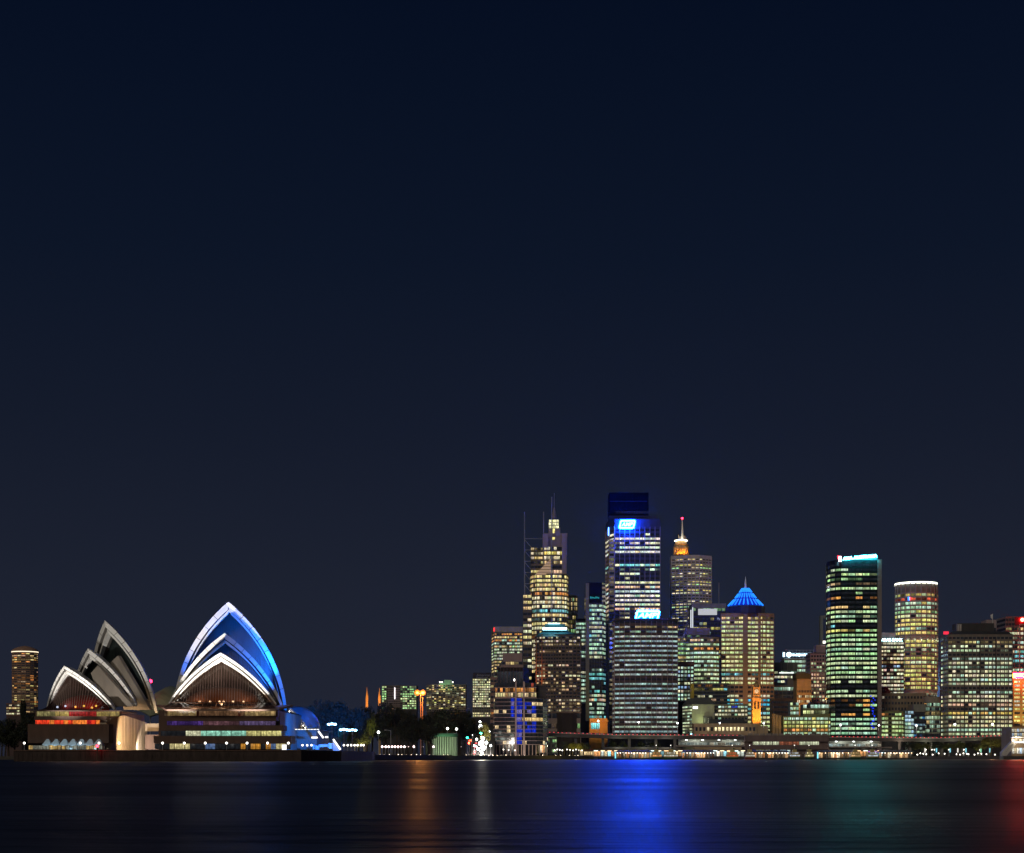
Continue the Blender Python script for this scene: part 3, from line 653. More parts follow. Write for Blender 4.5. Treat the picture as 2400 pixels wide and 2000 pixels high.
# -- right-hand lower wings
D = 1700
tower('office_tower', 'dim dotted tower tucked behind the right side of the lattice tower', D, [(X(1330, D), D), (X(1353, D + 5), D + 5), (X(1353, D + 5), D + 30)], [6, 0], 1395, 1400, 1600, 19,
      office(36, .9, .38, [WARM, YEL, GREEN], .4, .9), mat('dim stone', (.14, .12, .10)), None, pier=mat('dim stone', (.14, .12, .10)), pw=.4, tp=.3)
D = 1640
tower('office_tower', 'narrow dark tower with paired white windows between brown block and glass tower', D, bx(1350, 1376, D, 20), [0, 4, 0], 1450, 1460, 1650, 20, office(37, .85, .75, [COOL, WHITE], .5, 1.2, {9: (0, COOL), 10: (0, COOL), 11: (0, COOL)}), gdark, dark, .45)
# -- glass tower left of the blue-sign tower
D = 1585
r_, o_, z0, fh = tower('glass_tower', 'teal-windowed glass tower with a pale left edge and small unlit top', D, [(X(1373, D), D), (X(1381, D - 2), D - 2), (X(1411, D - 2), D - 2), (X(1419, D + 12), D + 12), (X(1420, D + 30), D + 30)], [1, 5, 2, 0], 1366, 1418, 1688, 27,
    office(38, .92, .82, [TEAL, COOL, (.7, 1, .75), WHITE], .35, 1.1, {0: (.7, COOL), 13: (0, COOL), 14: (0, COOL), 15: (.2, COOL), 22: (.9, PINK)}), gdark, dark, .42, mat('pale edge', (.28, .26, .18)), .05, ts=.2, tp=.3, skip=lambda f, s, b: s == 0)
part_tower(r_, o_, 1373.2, 1380.6, 1367, 1690, D - 2.6, 2, 1, 0, None, mat('pale edge', (.28, .26, .18)), None, name='edge_pier')
for k in range(7): box('sign_stroke', (X(1383 + 3.1 * k, D), X(1385.2 + 3.1 * k, D), D - 3, D - 2.6, Z(1404 - (k % 3) * .4, D), Z(1399 + (k * 5 % 4) * .8, D)), glow('dim teal sign', (.02, .35, .35), .8), r_, o_)
# -- the blue-sign tower
D = 1640
bl = mat('blue black facade', (.035, .04, .065), .5)
rows = {0: (.0, COOL), 1: (.12, WHITE), 2: (.92, (1, .93, .72)), 3: (.72, (1, .9, .66)), 4: (.95, (.9, 1, .8)), 5: (1, (.92, 1, .9)), 6: (.05, COOL), 7: (.08, COOL), 8: (.95, TEAL), 9: (.2, COOL), 10: (.12, WHITE), 11: (.14, WHITE),
        12: (.85, (.9, .95, .55)), 13: (.75, PINK), 14: (.8, (.75, 1, .95)), 15: (1, (1, .95, .82)), 16: (1, (1, .97, .85)), 17: (1, WHITE), 18: (.9, (1, .7, .5)), 19: (.6, WHITE), 20: (.2, WHITE)}
rt, ro, z0, fh = tower('office_tower', 'tall tower with a glowing blue-white sign near its top and banded windows', D, [(X(1420, D + 34), D + 34), (X(1429, D + 12), D + 12), (X(1440.5, D), D), (X(1547, D), D), (X(1547, D), D + 40)], [3, 1, 9, 0], 1216.5, 1240, 1456, 21,
    office(41, .9, .85, [COOL, WHITE], .75, 1.5, rows), gdark, bl, .5, mat('purple mullion', (.40, .30, .34)), .09, ts=.25, tp=.7, capm=bl)
# chamfer strip, stone, running to the ground, with stair windows
part_tower(rt, ro, 1428, 1439.6, 1265, 1700, D - 1.2, 12, 1, 40, office(42, .55, 1, [(.85, .72, .42), (.7, .65, .4)], .16, .42), mat('chamfer stone', (.42, .35, .27)), mat('chamfer stone', (.42, .35, .27)), .45, name='chamfer')
box('green_light_strip', (X(1436.5, 1500), X(1438.5, 1500), 1500, 1501, Z(1715, 1500), Z(1585, 1500)), glow('green strip', (.02, .35, .16), .7), rt, ro)
cw = part_tower(rt, ro, 1428, 1540, 1209, 1217, D + 6, 30, 1, 0, None, bl, None, name='setback')
part_tower(rt, ro, 1428, 1520, 1155, 1209, D + 10, 26, 1, 0, None, mat('crown screen', (.0016, .002, .0035), .9, spec=.02), None, name='crown')
for i in range(13):
    put_window(rt, ro, (X(1447 + 6 * i, D), D + 9.7), Z(1198, D), 0, 2.3, 2.4, office(43, 1, .8, [COOL, PINK, WHITE], .3, .9)(0, 0, i))
for i in range(14): box('crown_fin', (X(1429 + 6.9 * i, D), X(1429.8 + 6.9 * i, D), D + 9.4, D + 10, Z(1196, D), Z(1157, D)), MATS['crown screen'], rt, ro)
multi('crown_ledge', [(X(1430, D), X(1519, D), D + 9, D + 10, Z(1172, D), Z(1171.4, D)), (X(1432, D), X(1512, D), D + 5, D + 6, Z(1211, D), Z(1209, D))], bl, rt, ro)
SIGN_B = glow('blue sign panel', (.0006, .03, 1.0), 14); SIGN_W = glow('blue white sign letters', (.0022, .055, 1.0), 640)
def amp_sign(parent, o, x0, x1, y0, y1, D, word):
    sk_ = (y1 - y0) * .22; t = 1.6
    def para(nm, a, b, c, d, yy, th, m):
        q = [P(a, d, yy), P(b, d, yy), P(b + sk_, c, yy), P(a + sk_, c, yy)]
        v = q + [p + Vector((0, th, 0)) for p in q]
        return ob(nm, mesh(nm, [p - o for p in v], [(0, 1, 2, 3), (7, 6, 5, 4), (0, 4, 5, 1), (1, 5, 6, 2), (2, 6, 7, 3), (3, 7, 4, 0)], m), parent)
    para('sign_panel', x0, x1 - sk_, y0, y1, D - 3, 1.2, SIGN_B)
    for a, b in (((x0, y1), (x1 - sk_, y1)), ((x0 + sk_, y0), (x1, y0)), ((x0, y1), (x0 + sk_, y0)), ((x1 - sk_, y1), (x1, y0))):
        bar('sign_border', P(a[0], a[1], D - 3.4), P(b[0], b[1], D - 3.4), .75, SIGN_W, parent, o, n=4)
    text('sign_letters', word, x0 + 4, x1 - 4, y0 + 3.6, y1 - 3.6, D - 3.3, SIGN_W, parent, o, .6, .3, .03)
    for a in (.2, .8): bar('sign_bracket', P(x0 + (x1 - x0) * a, y1 - 3, D - 2), P(x0 + (x1 - x0) * a, y1 - 3, D + 1), .3, steel, parent, o)
amp_sign(rt, ro, 1452, 1488, 1221, 1237.5, D, 'AMP')
box('side_sign', (X(1426, D + 14), X(1427, D + 14), D + 12, D + 20, Z(1250, D), Z(1232, D)), glow('side sign light', (.10, .30, 1.0), 8), rt, ro)
# -- its low companion on the quay
D = 1432
pts = [(X(1437, D + 24), D + 24), (X(1440, D), D), (X(1464, D - 2.6), D - 2.6), (X(1514, D - 4), D - 4), (X(1564, D - 2.6), D - 2.6), (X(1588, D), D), (X(1588, D), D + 26)]
rows = {0: (0, COOL), 1: (.75, WARM), 2: (.6, COOL), 12: (0, COOL)}
rt, ro, z0, fh = tower('office_block', 'broad dark office block on the quay with rooftop blue sign and ruled window bands', D, pts, [1, 2, 4, 4, 2, 0], 1455, 1457, 1724, 24,
    office(44, 1, .93, [(.62, .86, .88), (.72, .92, .9), (.8, .95, .80)], .25, .75, rows), gdark, brown, .60, mat('bronze pier', (.36, .27, .28)), .07, ts=.3, tp=.75)
part_tower(rt, ro, 1438, 1590, 1452.5, 1455, D - 5, 30, 1, 0, None, dark, None, name='roof_slab')
part_tower(rt, ro, 1444, 1586, 1724, 1768, D + 3, 20, 12, 3, office(45, .9, .7, [(.7, .9, .8), COOL], .3, .8), gdark, brown, .5, name='podium')
amp_sign(rt, ro, 1490, 1545, 1433, 1452, D + 2, 'AMP')
for px in (1498, 1516, 1536): rod('sign_post', px, 1450, 1453, D + 3, .3, steel, rt, ro)
# -- beige octagonal tower with orange drum and beacon
D = 1790
pts = [(X(1571, D + 22), D + 22), (X(1574, D + 8), D + 8), (X(1611, D), D), (X(1639, D), D), (X(1667, D + 9), D + 9), (X(1668, D + 24), D + 24)]
bei = mat('pale precast', (.62, .56, .54))
rt, ro, z0, fh = tower('office_tower', 'beige tower of slot windows crowned by an orange-lit drum and red beacon', D, pts, [0, 4, 3, 4, 0], 1301, 1310, 1500, 29,
    office(46, .75, .55, [(1, .9, .5), YEL, GREEN, WHITE], .5, 1.2, {0: (.1, WARM), 1: (0, WARM), 13: (0, WARM), 14: (0, WARM)}, run=.4), bei, bei, .62, bei, .22, ts=.3, tp=.5, capm=bei)
c0 = Vector((X(1599, D), D + 14, 0)) - Vector((ro.x, ro.y, ro.z)); m1 = D / F
lathe('drum', [(16.5 * m1, Z(1298, D)), (15 * m1, Z(1277, D))], orange_st, rt, c0, n=24)
for i in range(12):
    a = math.pi * (i + .5) / 12; lathe('drum_fin', [(1.2, Z(1298, D)), (1.0, Z(1278, D))], orange_st, rt, c0 + Vector((-16.4 * m1 * math.cos(a), -16.4 * m1 * math.sin(a), 0)), n=6)
lathe('gallery', [(15 * m1, Z(1277, D)), (16 * m1, Z(1274, D)), (16 * m1, Z(1272, D)), (13 * m1, Z(1272, D)), (13 * m1, Z(1266, D)), (11 * m1, Z(1265, D))], orange_st, rt, c0, n=24)
lathe('gallery_light', [(15.6 * m1, Z(1264.6, D)), (15.6 * m1, Z(1263, D))], glow('drum ring light', (1, .88, .62), 5), rt, c0, n=24)
rod('mast', 1599, 1217, 1266, D + 14, 1.5, white, rt, ro, .5); ob('beacon', (lambda b: (b.materials.__setitem__(0, glow('red beacon', (1, .01, .03), 30)), b)[1])(BULB.copy()), rt, P(1599, 1215, D + 14) - ro, scale=(2.2, 2.2, 2.2))
for px, y in ((1591, 1254), (1594, 1258), (1605, 1256), (1608, 1259)): rod('antenna', px, y, 1265, D + 8, .22, white, rt, ro)
for px in (1588, 1598, 1610): spot('drum flood', P(px, 1300.5, D - 1), P(px, 1280, D + 6), 9500, (1, .38, .02), 110)
for a in (-1, 1): point('gallery lamp', P(1599 + 10 * a, 1262, D + 2), 700, (1, .75, .4), 1)
rod('antenna', 1685, 1366, 1415, D, .35, steel, rt, ro)
# -- dark block with the white screen
D = 1680
rt, ro, z0, fh = tower('office_tower', 'blue-black office block carrying a blank white screen near its roof', D, bx(1622, 1700, D, 30), [0, 9, 0], 1415, 1426, 1580, 14, office(47, .2, .2, [COOL, YEL], .2, .6, {0: (.5, GREEN)}), bluem, bluem, .4, None)
box('head', (X(1621, D), X(1701, D), D - 1.5, D - .3, Z(1426, D), Z(1415, D)), mat('head panel', (.27, .27, .30)), rt, ro)
box('screen', (X(1636, D), X(1680, D), D - 1.8, D - 1.0, Z(1442, D), Z(1427.5, D)), glow('white screen', (.78, .80, .86), .62), rt, ro)
multi('light_column', [(X(1618, D), X(1620, D), D - 2, D - 1, Z(1472, D), Z(1430, D)), (X(1622.3, D), X(1624, D), D - 2, D - 1, Z(1472, D), Z(1424, D))], glow('white tube', (.9, .95, 1), .95), rt, ro)
text('sign_letters', 'Mac', 1681, 1690, 1447.5, 1454, D - 1.2, glow('pale sign', (.4, .45, .8), .6), rt, ro, .3)
# -- green-lit mid block
D = 1520
rt, ro, z0, fh = tower('office_block', 'stepped office block with green-white ribbon windows behind the quay', D, [(X(1608, D + 6), D + 6), (X(1635, D), D), (X(1672, D), D), (X(1685, D + 6), D + 6), (X(1685, D + 6), D + 26)], [3, 5, 2, 0], 1496, 1498, 1608, 11,
    office(48, .97, .86, [COOL, (.7, 1, .8), (.8, 1, .6)], .5, 1.25, {0: (.35, PINK), 2: (.8, ORA)}), gdark, mat('grey green panel', (.20, .19, .15)), .5, None, ts=.5, capm=None)
part_tower(rt, ro, 1608, 1664, 1472, 1489, D + 5, 18, 1, 0, None, mat('mauve plant', (.27, .22, .22)), None, name='plant_room')
part_tower(rt, ro, 1610, 1662, 1489, 1497, D + 5.5, 16, 5, 1, office(49, 1, .3, [GREEN], .1, .3), dark, None, .1, name='plant_room')
D = 1560
tower('office_block', 'low green-lit block seen between the ruled quay block and stepped block', D, bx(1586, 1610, D, 20), [0, 3, 0], 1495, 1497, 1560, 6, office(50, 1, .9, [GREEN, WARM], .5, 1.1), gdark, olive, .5)
D = 1475
tower('office_block', 'small block with red fins and blue-white windows beside the ruled quay block', D, bx(1587, 1626, D, 20), [0, 5, 0], 1551, 1563, 1645, 9, office(51, .95, .85, [COOL, (.5, .75, 1), WHITE], .5, 1.2), gdark, dark, .4, redbrick, .3, tp=.9, capm=redbrick)
# -- terraced dark building with yellow fin
D = 1462
rt, ro, z0, fh = tower('office_block', 'dark terraced building with a tall yellow fin sign on its left', D, bx(1626, 1705, D, 25), [0, 9, 0], 1602, 1605, 1655, 6, office(52, .6, .35, [PINK, WHITE, TEAL], .3, .9, {0: (.25, ORA), 1: (.3, YEL), 2: (0, WARM)}), gdark, mat('terrace slab', (.13, .13, .10)), .4, None, ts=1.4)
box('fin_sign', (X(1618, D), X(1626, D), D - 2, D + 4, Z(1640, D), Z(1603, D)), mat('yellow fin', (.50, .38, .06)), rt, ro)
spot('fin light', P(1622, 1642, D - 12), P(1622, 1618, D), 2500, (1, .85, .3), 60)
# -- white-walled building with hipped roof
D = 1440
rt, ro, z0, fh = tower('office_block', 'pale green-lit blank-walled building with a grey hipped roof', D, [(X(1600, D + 22), D + 22), (X(1622, D), D), (X(1674, D), D), (X(1674, D), D + 24)], [4, 0, 0], 1652, 1655, 1722, 9,
    office(53, .9, .6, [(.9, 1, .6), (.8, 1, .7)], .4, 1.1), mat('pale green render', (.46, .47, .33)), mat('pale green render', (.46, .47, .33)), .5, None, ts=.25)
v = [P(1600, 1652, D + 22), P(1622, 1652, D), P(1674, 1652, D), P(1674, 1652, D + 24), P(1612, 1637, D + 14), P(1666, 1637, D + 14)]
ob('roof', mesh('roof', [p - ro for p in v], [(0, 1, 4), (1, 2, 5, 4), (2, 3, 5), (3, 0, 4, 5)], slate), rt)
box('wall_sign', (X(1624, D), X(1635, D), D - .5, D - .2, Z(1661.5, D), Z(1656, D)), glow('white wall sign', (1, .98, .95), 2.2), rt, ro)
box('dark_annex', (X(1648, D), X(1668, D), D - 6, D - .4, LAND, Z(1680, D)), dark, rt, ro)
point('wall wash', P(1648, 1688, D - 9), 2200, (.85, 1, .5), 1.5)
# -- block right of it with blue windows
D = 1450
tower('office_block', 'low olive office block with a few blue-lit windows behind the colonnade', D, bx(1675, 1752, D, 22), [0, 10, 0], 1652, 1655, 1700, 5, office(54, .9, .8, [WHITE, COOL, COOL, (.05, .12, 1)], .4, 1.1), mat('olive dark', (.12, .12, .07)), mat('olive stone', (.24, .23, .14)), .5, mat('olive stone', (.24, .23, .14)), .2)
# -- customs house: sandstone with row of square lit windows
D = 1425
rt, ro, z0, fh = tower('customs_house', 'sandstone building with a row of square bright windows above the viaduct', D, bx(1628, 1772, D, 20), [0, 16, 0], 1703, 1704.5, 1722, 1,
    lambda f, s, b: (1.5, 1.3, .75) if b in (3, 5, 6, 7, 8, 9, 10, 11, 12) else None, tan, tan, .48, tan, .42, tp=.4, ts=.8)
v = [P(1650, 1703, D), P(1748, 1703, D), P(1744, 1686, D + 8), P(1664, 1686, D + 8)]; v += [p + Vector((0, 12, 0)) for p in v]
ob('roof', mesh('roof', [p - ro for p in v], [(0, 1, 2, 3), (7, 6, 5, 4), (0, 4, 5, 1), (1, 5, 6, 2), (2, 6, 7, 3), (3, 7, 4, 0)], roofm), rt)
for i in range(16): ob('terrace_lamp', WBULB, rt, P(1666 + 5.2 * i, 1698 + (i % 3) * 2.4, D + .5) - ro, scale=(.9, .9, .9))
for i in range(6): spot('cornice wash', P(1650 + 22 * i, 1724, D - 5), P(1650 + 22 * i, 1708, D), 22, (1, .72, .3), 120)
part_tower(rt, ro, 1748, 1800, 1702, 1727, D + 3, 16, 1, 0, None, tan, None, name='annex')
rod('flagpole', 1660, 1684, 1703, D + 2, .3, white, rt, ro)
# -- pyramid-topped tower
D = 1560; og = mat('orange granite', (.34, .25, .19))
pts = [(X(1690, D + 20), D + 20), (X(1690.5, D + 2), D + 2), (X(1752, D), D), (X(1752, D + 4), D + 4), (X(1778, D + 4), D + 4), (X(1778, D), D), (X(1813, D + 6), D + 6), (X(1814, D + 26), D + 26)]
rt, ro, z0, fh = tower('office_tower', 'brown stone tower with cream windows under a glowing blue ribbed pyramid', D, pts, [0, 6, 0, 3, 0, 4, 0], 1437, 1446, 1720, 27,
    office(55, 1, .93, [(.92, 1, .50), (.82, 1, .52), (.98, 1, .5)], .5, 1.15, {0: (.45, WARM), 13: (.3, TEAL), 14: (.9, (1, .95, .6)), 16: (0, WARM), 17: (0, WARM), 18: (.6, WHITE), 19: (.9, (.1, .6, .85)), 20: (.9, (.1, .65, .9)), 21: (.8, (.2, .6, .7)), 22: (.8, (.4, .8, .85))}), dark, og, .47, og, .17, ts=.35, tp=.5, capm=og)
for px, w_ in ((1746, 5), (1779.5, 3.2)): box('corner_pier', (X(px - w_, D), X(px + w_, D), D - 1.3, D - .6, LAND, Z(1440, D)), og, rt, ro)
spot('pier flood', P(1750, 1716, D - 22), P(1748, 1630, D), 30000, (1, .38, .08), 30); spot('pier flood', P(1782, 1716, D - 22), P(1780, 1630, D), 30000, (1, .38, .08), 30)
c0 = Vector((X(1753, D), D + 16, 0)) - ro; m1 = D / F
lathe('drum', [(46 * m1, Z(1437, D)), (46 * m1, Z(1420, D)), (41 * m1, Z(1418, D))], bluem, rt, c0, n=16, smooth=False)
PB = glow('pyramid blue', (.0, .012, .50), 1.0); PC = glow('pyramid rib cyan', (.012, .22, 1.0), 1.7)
prof = [(40.5, 1417), (27, 1403), (26, 1402), (24, 1399), (16.5, 1389), (15.5, 1388), (14, 1385.5), (7, 1376), (2, 1374)]
lathe('pyramid', [(r * m1, Z(y, D)) for r, y in prof], PB, rt, c0, n=24, smooth=False)
for i in range(24):
    a = 2 * math.pi * i / 24
    if math.sin(a) > .35: continue
    for (r0, y0), (r1, y1) in ((prof[0], prof[1]), (prof[3], prof[4]), (prof[6], prof[7])):
        A_ = c0 + ro + Vector((r0 * m1 * math.cos(a), r0 * m1 * math.sin(a), Z(y0, D))) + Vector((math.cos(a), math.sin(a), .3)) * .5
        B_ = c0 + ro + Vector((r1 * m1 * math.cos(a), r1 * m1 * math.sin(a), Z(y1, D))) + Vector((math.cos(a), math.sin(a), .3)) * .5
        bar('rib', A_, B_, .62, PC, rt, ro, n=4)
lathe('spire', [(1.3, Z(1376, D)), (.9, Z(1362, D)), (.1, Z(1347, D))], white, rt, c0, n=8); point('spire lamp', P(1753, 1373, D - 8), 1500, (.8, .9, 1), .5)
# -- orange clock tower
D = 1478
rt = empty('clock_tower', (X(1772, D), D, LAND), 'orange floodlit clock tower with a domed top', 'clock tower'); ro = Vector((X(1772, D), D, LAND)); m1 = D / F
def cb(nm, hw, y0, y1, m=orange_st):
    hw *= .74; return box(nm, (ro.x - hw * m1, ro.x + hw * m1, D - hw * m1, D + hw * m1, Z(y1, D), Z(y0, D)), m, rt, ro)
cb('shaft', 12.5, 1638, 1730); cb('cornice', 13.6, 1636, 1639.5); cb('belfry', 10.5, 1613, 1636); cb('cornice', 11.8, 1611, 1614); cb('gallery', 12.6, 1629, 1631)
for sx_ in (-1, 1):
    for k in range(2): box('corner_pilaster', (ro.x + sx_ * 8.2 * m1 - .5, ro.x + sx_ * 8.2 * m1 + .5, D - 9.8 * m1, D - 9.2 * m1, Z(1728, D) if k == 0 else Z(1690, D) + .01, Z(1690, D) if k == 0 else Z(1640, D)), orange_st, rt, ro)
    box('louvre_window', (ro.x + sx_ * 4 * m1 - .9, ro.x + sx_ * 4 * m1 + .9, D - 9.5 * m1, D - 9.2 * m1, Z(1662, D), Z(1645, D)), dark, rt, ro)
    lathe('finial', [(.8, 0), (.8, 1.6), (.1, 3.4)], orange_st, rt, (sx_ * 7.7 * m1, -7.7 * m1, Z(1611, D) - LAND), n=6)
o = lathe('clock_face', [(4.6 * m1, 0), (4.6 * m1, .3)], glow('clock dial', (1, .62, .32), .9), rt, (0, -7.8 * m1 - .05, Z(1621, D) - LAND), n=24); o.rotation_euler = (math.pi / 2, 0, 0)
hub = o
bar('clock_hand', (0, 0, .35), (0, 1.3, .35), .12, dark, hub, n=4); bar('clock_hand', (0, 0, .35), (.75, -.35, .35), .12, dark, hub, n=4)
lathe('dome', [(7.6 * m1, Z(1611, D) - LAND), (7.2 * m1, Z(1606, D) - LAND), (5 * m1, Z(1602, D) - LAND), (2.4 * m1, Z(1599.5, D) - LAND), (2 * m1, Z(1596, D) - LAND), (.5, Z(1593, D) - LAND), (.1, Z(1588, D) - LAND)], mat('copper dome', (.34, .26, .12)), rt, n=16)
for px in (1758, 1786): spot('tower flood', P(px, 1712, D - 26), P(1772, 1650, D), 75000, (1, .38, .045), 60)
# -- glass-dotted dome hall
D = 1442
dh = lathe('dome_hall', [(31 * D / F, 0), (31 * D / F, 6), (29 * D / F, 11), (22 * D / F, 16.5), (11 * D / F, 20), (.5, 21)], mat('dome glass', (.03, .035, .04), .2), None, (X(1797, D), D + 14, LAND), n=24)
tag(dh, 'dark glazed dome with scattered lights below the orange clock tower', 'dome')
dh.location.z = LAND + 4
for i in range(22): ob('dome_lamp', BULB, dh, (R.uniform(-10, 10), -R.uniform(9.2, 11.2), R.uniform(1, 12.5)), scale=(.55, .55, .55))
for i in range(3): box('lit_hall', (X(1818 + 7 * i, D), X(1824 + 7 * i, D), D + 16, D + 22, LAND, Z(1672 + 2 * i, D)), orange_st, dh, Vector(dh.location))
spot('hall light', P(1830, 1715, D - 4), P(1832, 1680, D + 16), 2500, (1, .6, .12), 60)
# -- bank block with rooftop sign
D = 1760
rt, ro, z0, fh = tower('office_block', 'block with white-cyan rooftop sign, low behind the brown stone tower', D, bx(1838, 1912, D, 24), [0, 9, 0], 1546, 1548, 1600, 5, office(61, 1, .8, [(.7, 1, .75), COOL], .5, 1.2), gdark, mat('grey green panel', (.20, .19, .15)), .45, mat('grey green panel', (.20, .19, .15)), .14)
SG = glow('cyan white sign', (.55, .85, 1.0), 7)
text('sign_letters', 'MACQUARIE BANK', 1856, 1912, 1532.5, 1539, D - 2, SG, rt, ro, .5)
o = lathe('sign_roundel', [(5.6 * D / F, 0), (5.6 * D / F, .5), (4.2 * D / F, .5), (4.2 * D / F, .2), (1.5 * D / F, .2), (1.5 * D / F, .5)], SG, rt, P(1849, 1535, D - 2) - ro, n=20); o.rotation_euler = (math.pi / 2, 0, 0)
box('side_sign', (X(1834.5, D), X(1838, D), D - 3, D - 2, Z(1540, D), Z(1530, D)), SG, rt, ro)
multi('sign_frame', [(X(1840, D), X(1915, D), D - 1.2, D - .8, Z(y + .7, D), Z(y, D)) for y in (1524, 1530, 1543)] + [(X(1842 + 8 * i, D), X(1842.6 + 8 * i, D), D - .7, D - .3, Z(1546, D), Z(1524, D)) for i in range(10)], steel, rt, ro)
D = 1660
rt, ro, z0, fh = tower('office_block', 'windowless grey-green block with a bright line of light under its head', D, bx(1815, 1868, D, 24), [0, 7, 0], 1553, 1574, 1606, 3, office(62, 1, .6, [COOL, WHITE], .4, 1.2), mat('grey green wall', (.17, .18, .16)), mat('grey green wall', (.17, .18, .16)), .5, None, capm=mat('grey green wall', (.17, .18, .16)))
box('light_line', (X(1826, D), X(1860, D), D - 1.2, D - .9, Z(1578.5, D), Z(1576.5, D)), glow('white line', (.95, 1, .92), 1.6), rt, ro)
for px in (1830, 1845, 1860): box('head_rib', (X(px, D), X(px + 1, D), D - .9, D - .52, Z(1574, D), Z(1554, D)), conc, rt, ro)
D = 1600
rt, ro, z0, fh = tower('office_block', 'blank grey-green stepped block below the light line', D, bx(1814, 1874, D, 24), [0, 6, 0], 1606, 1610, 1640, 3, office(63, .3, .2, [COOL], .3, .9), mat('grey green wall', (.17, .18, .16)), None)
part_tower(rt, ro, 1845, 1874, 1590, 1606, D + 3, 14, 1, 0, None, mat('grey green wall', (.17, .18, .16)), None, name='plant_room')
tower('office_block', 'low brown block between the dome and the yellow-lit offices', 1530, bx(1812, 1856, 1530, 20), [0, 5, 0], 1640, 1644, 1690, 4, office(64, .1, .1, [WARM], .3, .6), mat('dark brick', (.13, .075, .06)), mat('dark brick', (.13, .075, .06)), .6)
D = 1560
rt, ro, z0, fh = tower('office_block', 'orange sodium-lit slab with a dark flat roof and few windows', D, bx(1868, 1901, D, 20), [0, 9, 0], 1578, 1618, 1665, 4, office(65, 1, .75, [WARM, WHITE], .5, 1.2, {0: (0, WARM)}), orange_st, orange_st, .5, orange_st, .35)
part_tower(rt, ro, 1866, 1902, 1578, 1591, D - 1, 20, 1, 0, None, mat('olive roof', (.12, .10, .05)), None, name='roof_slab')
point('street light wash', P(1884, 1640, D - 24), 9000, (1, .45, .10), 1)
D = 1610
pk = mat('pink precast', (.46, .29, .25))
rt, ro, z0, fh = tower('office_block', 'pink stone office block close left of the dark curved tower', D, bx(1900, 1946, D, 26), [0, 7, 0], 1530, 1536, 1648, 13, office(66, .95, .62, [(1, .95, .6), (.85, 1, .6), PINK], .5, 1.3), dark, pk, .45, pk, .3, ts=.3, tp=.4)
part_tower(rt, ro, 1914, 1946, 1512, 1530, D + 4, 16, 1, 0, None, mauve, None, name='plant_room')
for i in range(10): box('plant_fin', (X(1915 + 3 * i, D), X(1915.8 + 3 * i, D), D + 3.6, D + 4, Z(1529, D), Z(1513, D)), pk, rt, ro)
box('roof_lamp', (X(1930, D), X(1937, D), D + 2, D + 3, Z(1508, D), Z(1502, D)), glow('roof lamp', (1, .92, .8), 2.5), rt, ro)
D = 1800
fr = empty('portal_frame_tower', (X(1930, D), D, LAND), 'pale open rectangular frame rising behind the dark curved tower', 'tower'); ro = Vector((X(1930, D), D, LAND))
for a, b, y0, y1 in ((1923, 1929, 1443, 1700), (1950, 1956, 1443, 1700), (1929.1, 1949.9, 1443, 1450)): box('frame_leg' if y1 > 1500 else 'frame_beam', (X(a, D), X(b, D), D, D + 8, max(LAND, Z(y1, D)), Z(y0, D)), mat('pale portal', (.24, .25, .24)), fr, ro)
# -- yellow-green offices
D = 1455
ol = mat('olive office stone', (.28, .29, .14))
rt, ro, z0, fh = tower('office_block', 'olive office block of square yellow-green windows left of the dark curved tower', D, [(X(1836, D), D), (X(1960, D), D), (X(1960, D), D + 22)], [13, 0], 1679, 1682, 1726, 5, office(67, 1, .85, [(.9, 1, .42), (.8, 1, .6), YEL, COOL], .5, 1.3, {3: (.8, ORA)}), mat('dark olive', (.06, .065, .03)), ol, .36, ol, .22)
part_tower(rt, ro, 1852, 1872, 1647, 1679, D + 4, 12, 3, 3, office(68, 1, .8, [COOL, (.8, 1, .6)], .5, 1), dark, ol, .4)
part_tower(rt, ro, 1882, 1960, 1652, 1679, D + 3, 14, 9, 2, office(69, 1, .7, [(.9, 1, .5), COOL], .5, 1.1), dark, ol, .4)
for px in (1902, 1926):
    v = [P(px - 8, 1652, D + 3), P(px + 8, 1652, D + 3), P(px, 1645, D + 3)]; v += [p + Vector((0, 8, 0)) for p in v]
    ob('gable', mesh('gable', [p - ro for p in v], [(0, 1, 2), (5, 4, 3), (0, 3, 4, 1), (1, 4, 5, 2), (2, 5, 3, 0)], roofm), rt)
# -- the dark curved tower
D = 1445
pts = [(X(1937, D + 26), D + 26), (X(1939, D + 17), D + 17), (X(1947, D + 9), D + 9), (X(1958, D + 3.5), D + 3.5), (X(1971, D), D), (X(2056, D), D), (X(2056, D), D + 30)]
gp = [(.60, .95, .50), (.72, 1, .56), (.55, .92, .62), (.85, 1, .6)]
rows = {0: (.0, GREEN), 1: (.55, (.85, 1, .7)), 2: (.7, (.8, 1, .5)), 3: (.3, GREEN), 4: (.4, (1, .7, .4)), 5: (.95, gp[1]), 6: (.03, GREEN), 7: (.25, ORA), 8: (.12, GREEN), 9: (.75, WARM), 10: (.9, gp[1]), 11: (.8, gp[2]), 12: (.75, gp[3]), 13: (.06, TEAL), 14: (.65, YEL),
        26: (0, GREEN), 27: (.75, gp[1]), 29: (.2, ORA), 30: (.35, ORA), 31: (.1, GREEN), 32: (.4, ORA)}
rt, ro, z0, fh = tower('office_tower', 'dark curved glass tower with green-lit floors and a bright white-teal sign on its crown', D, pts, [1, 1, 1, 1, 5, 0], 1312, 1322, 1738, 38,
    office(71, .97, .93, gp, .55, 1.3, rows), gteal, mat('black glass spandrel', (.012, .016, .018), .15), .50, mat('black glass spandrel', (.012, .016, .018), .15), .10, ts=.2, tp=.35, capm=mat('black glass spandrel', (.012, .016, .018), .15))
box('end_pier', (X(2056.5, D), X(2066, D), D - 1, D + 30, LAND, Z(1312, D)), mat('pale end pier', (.26, .21, .20)), rt, ro)
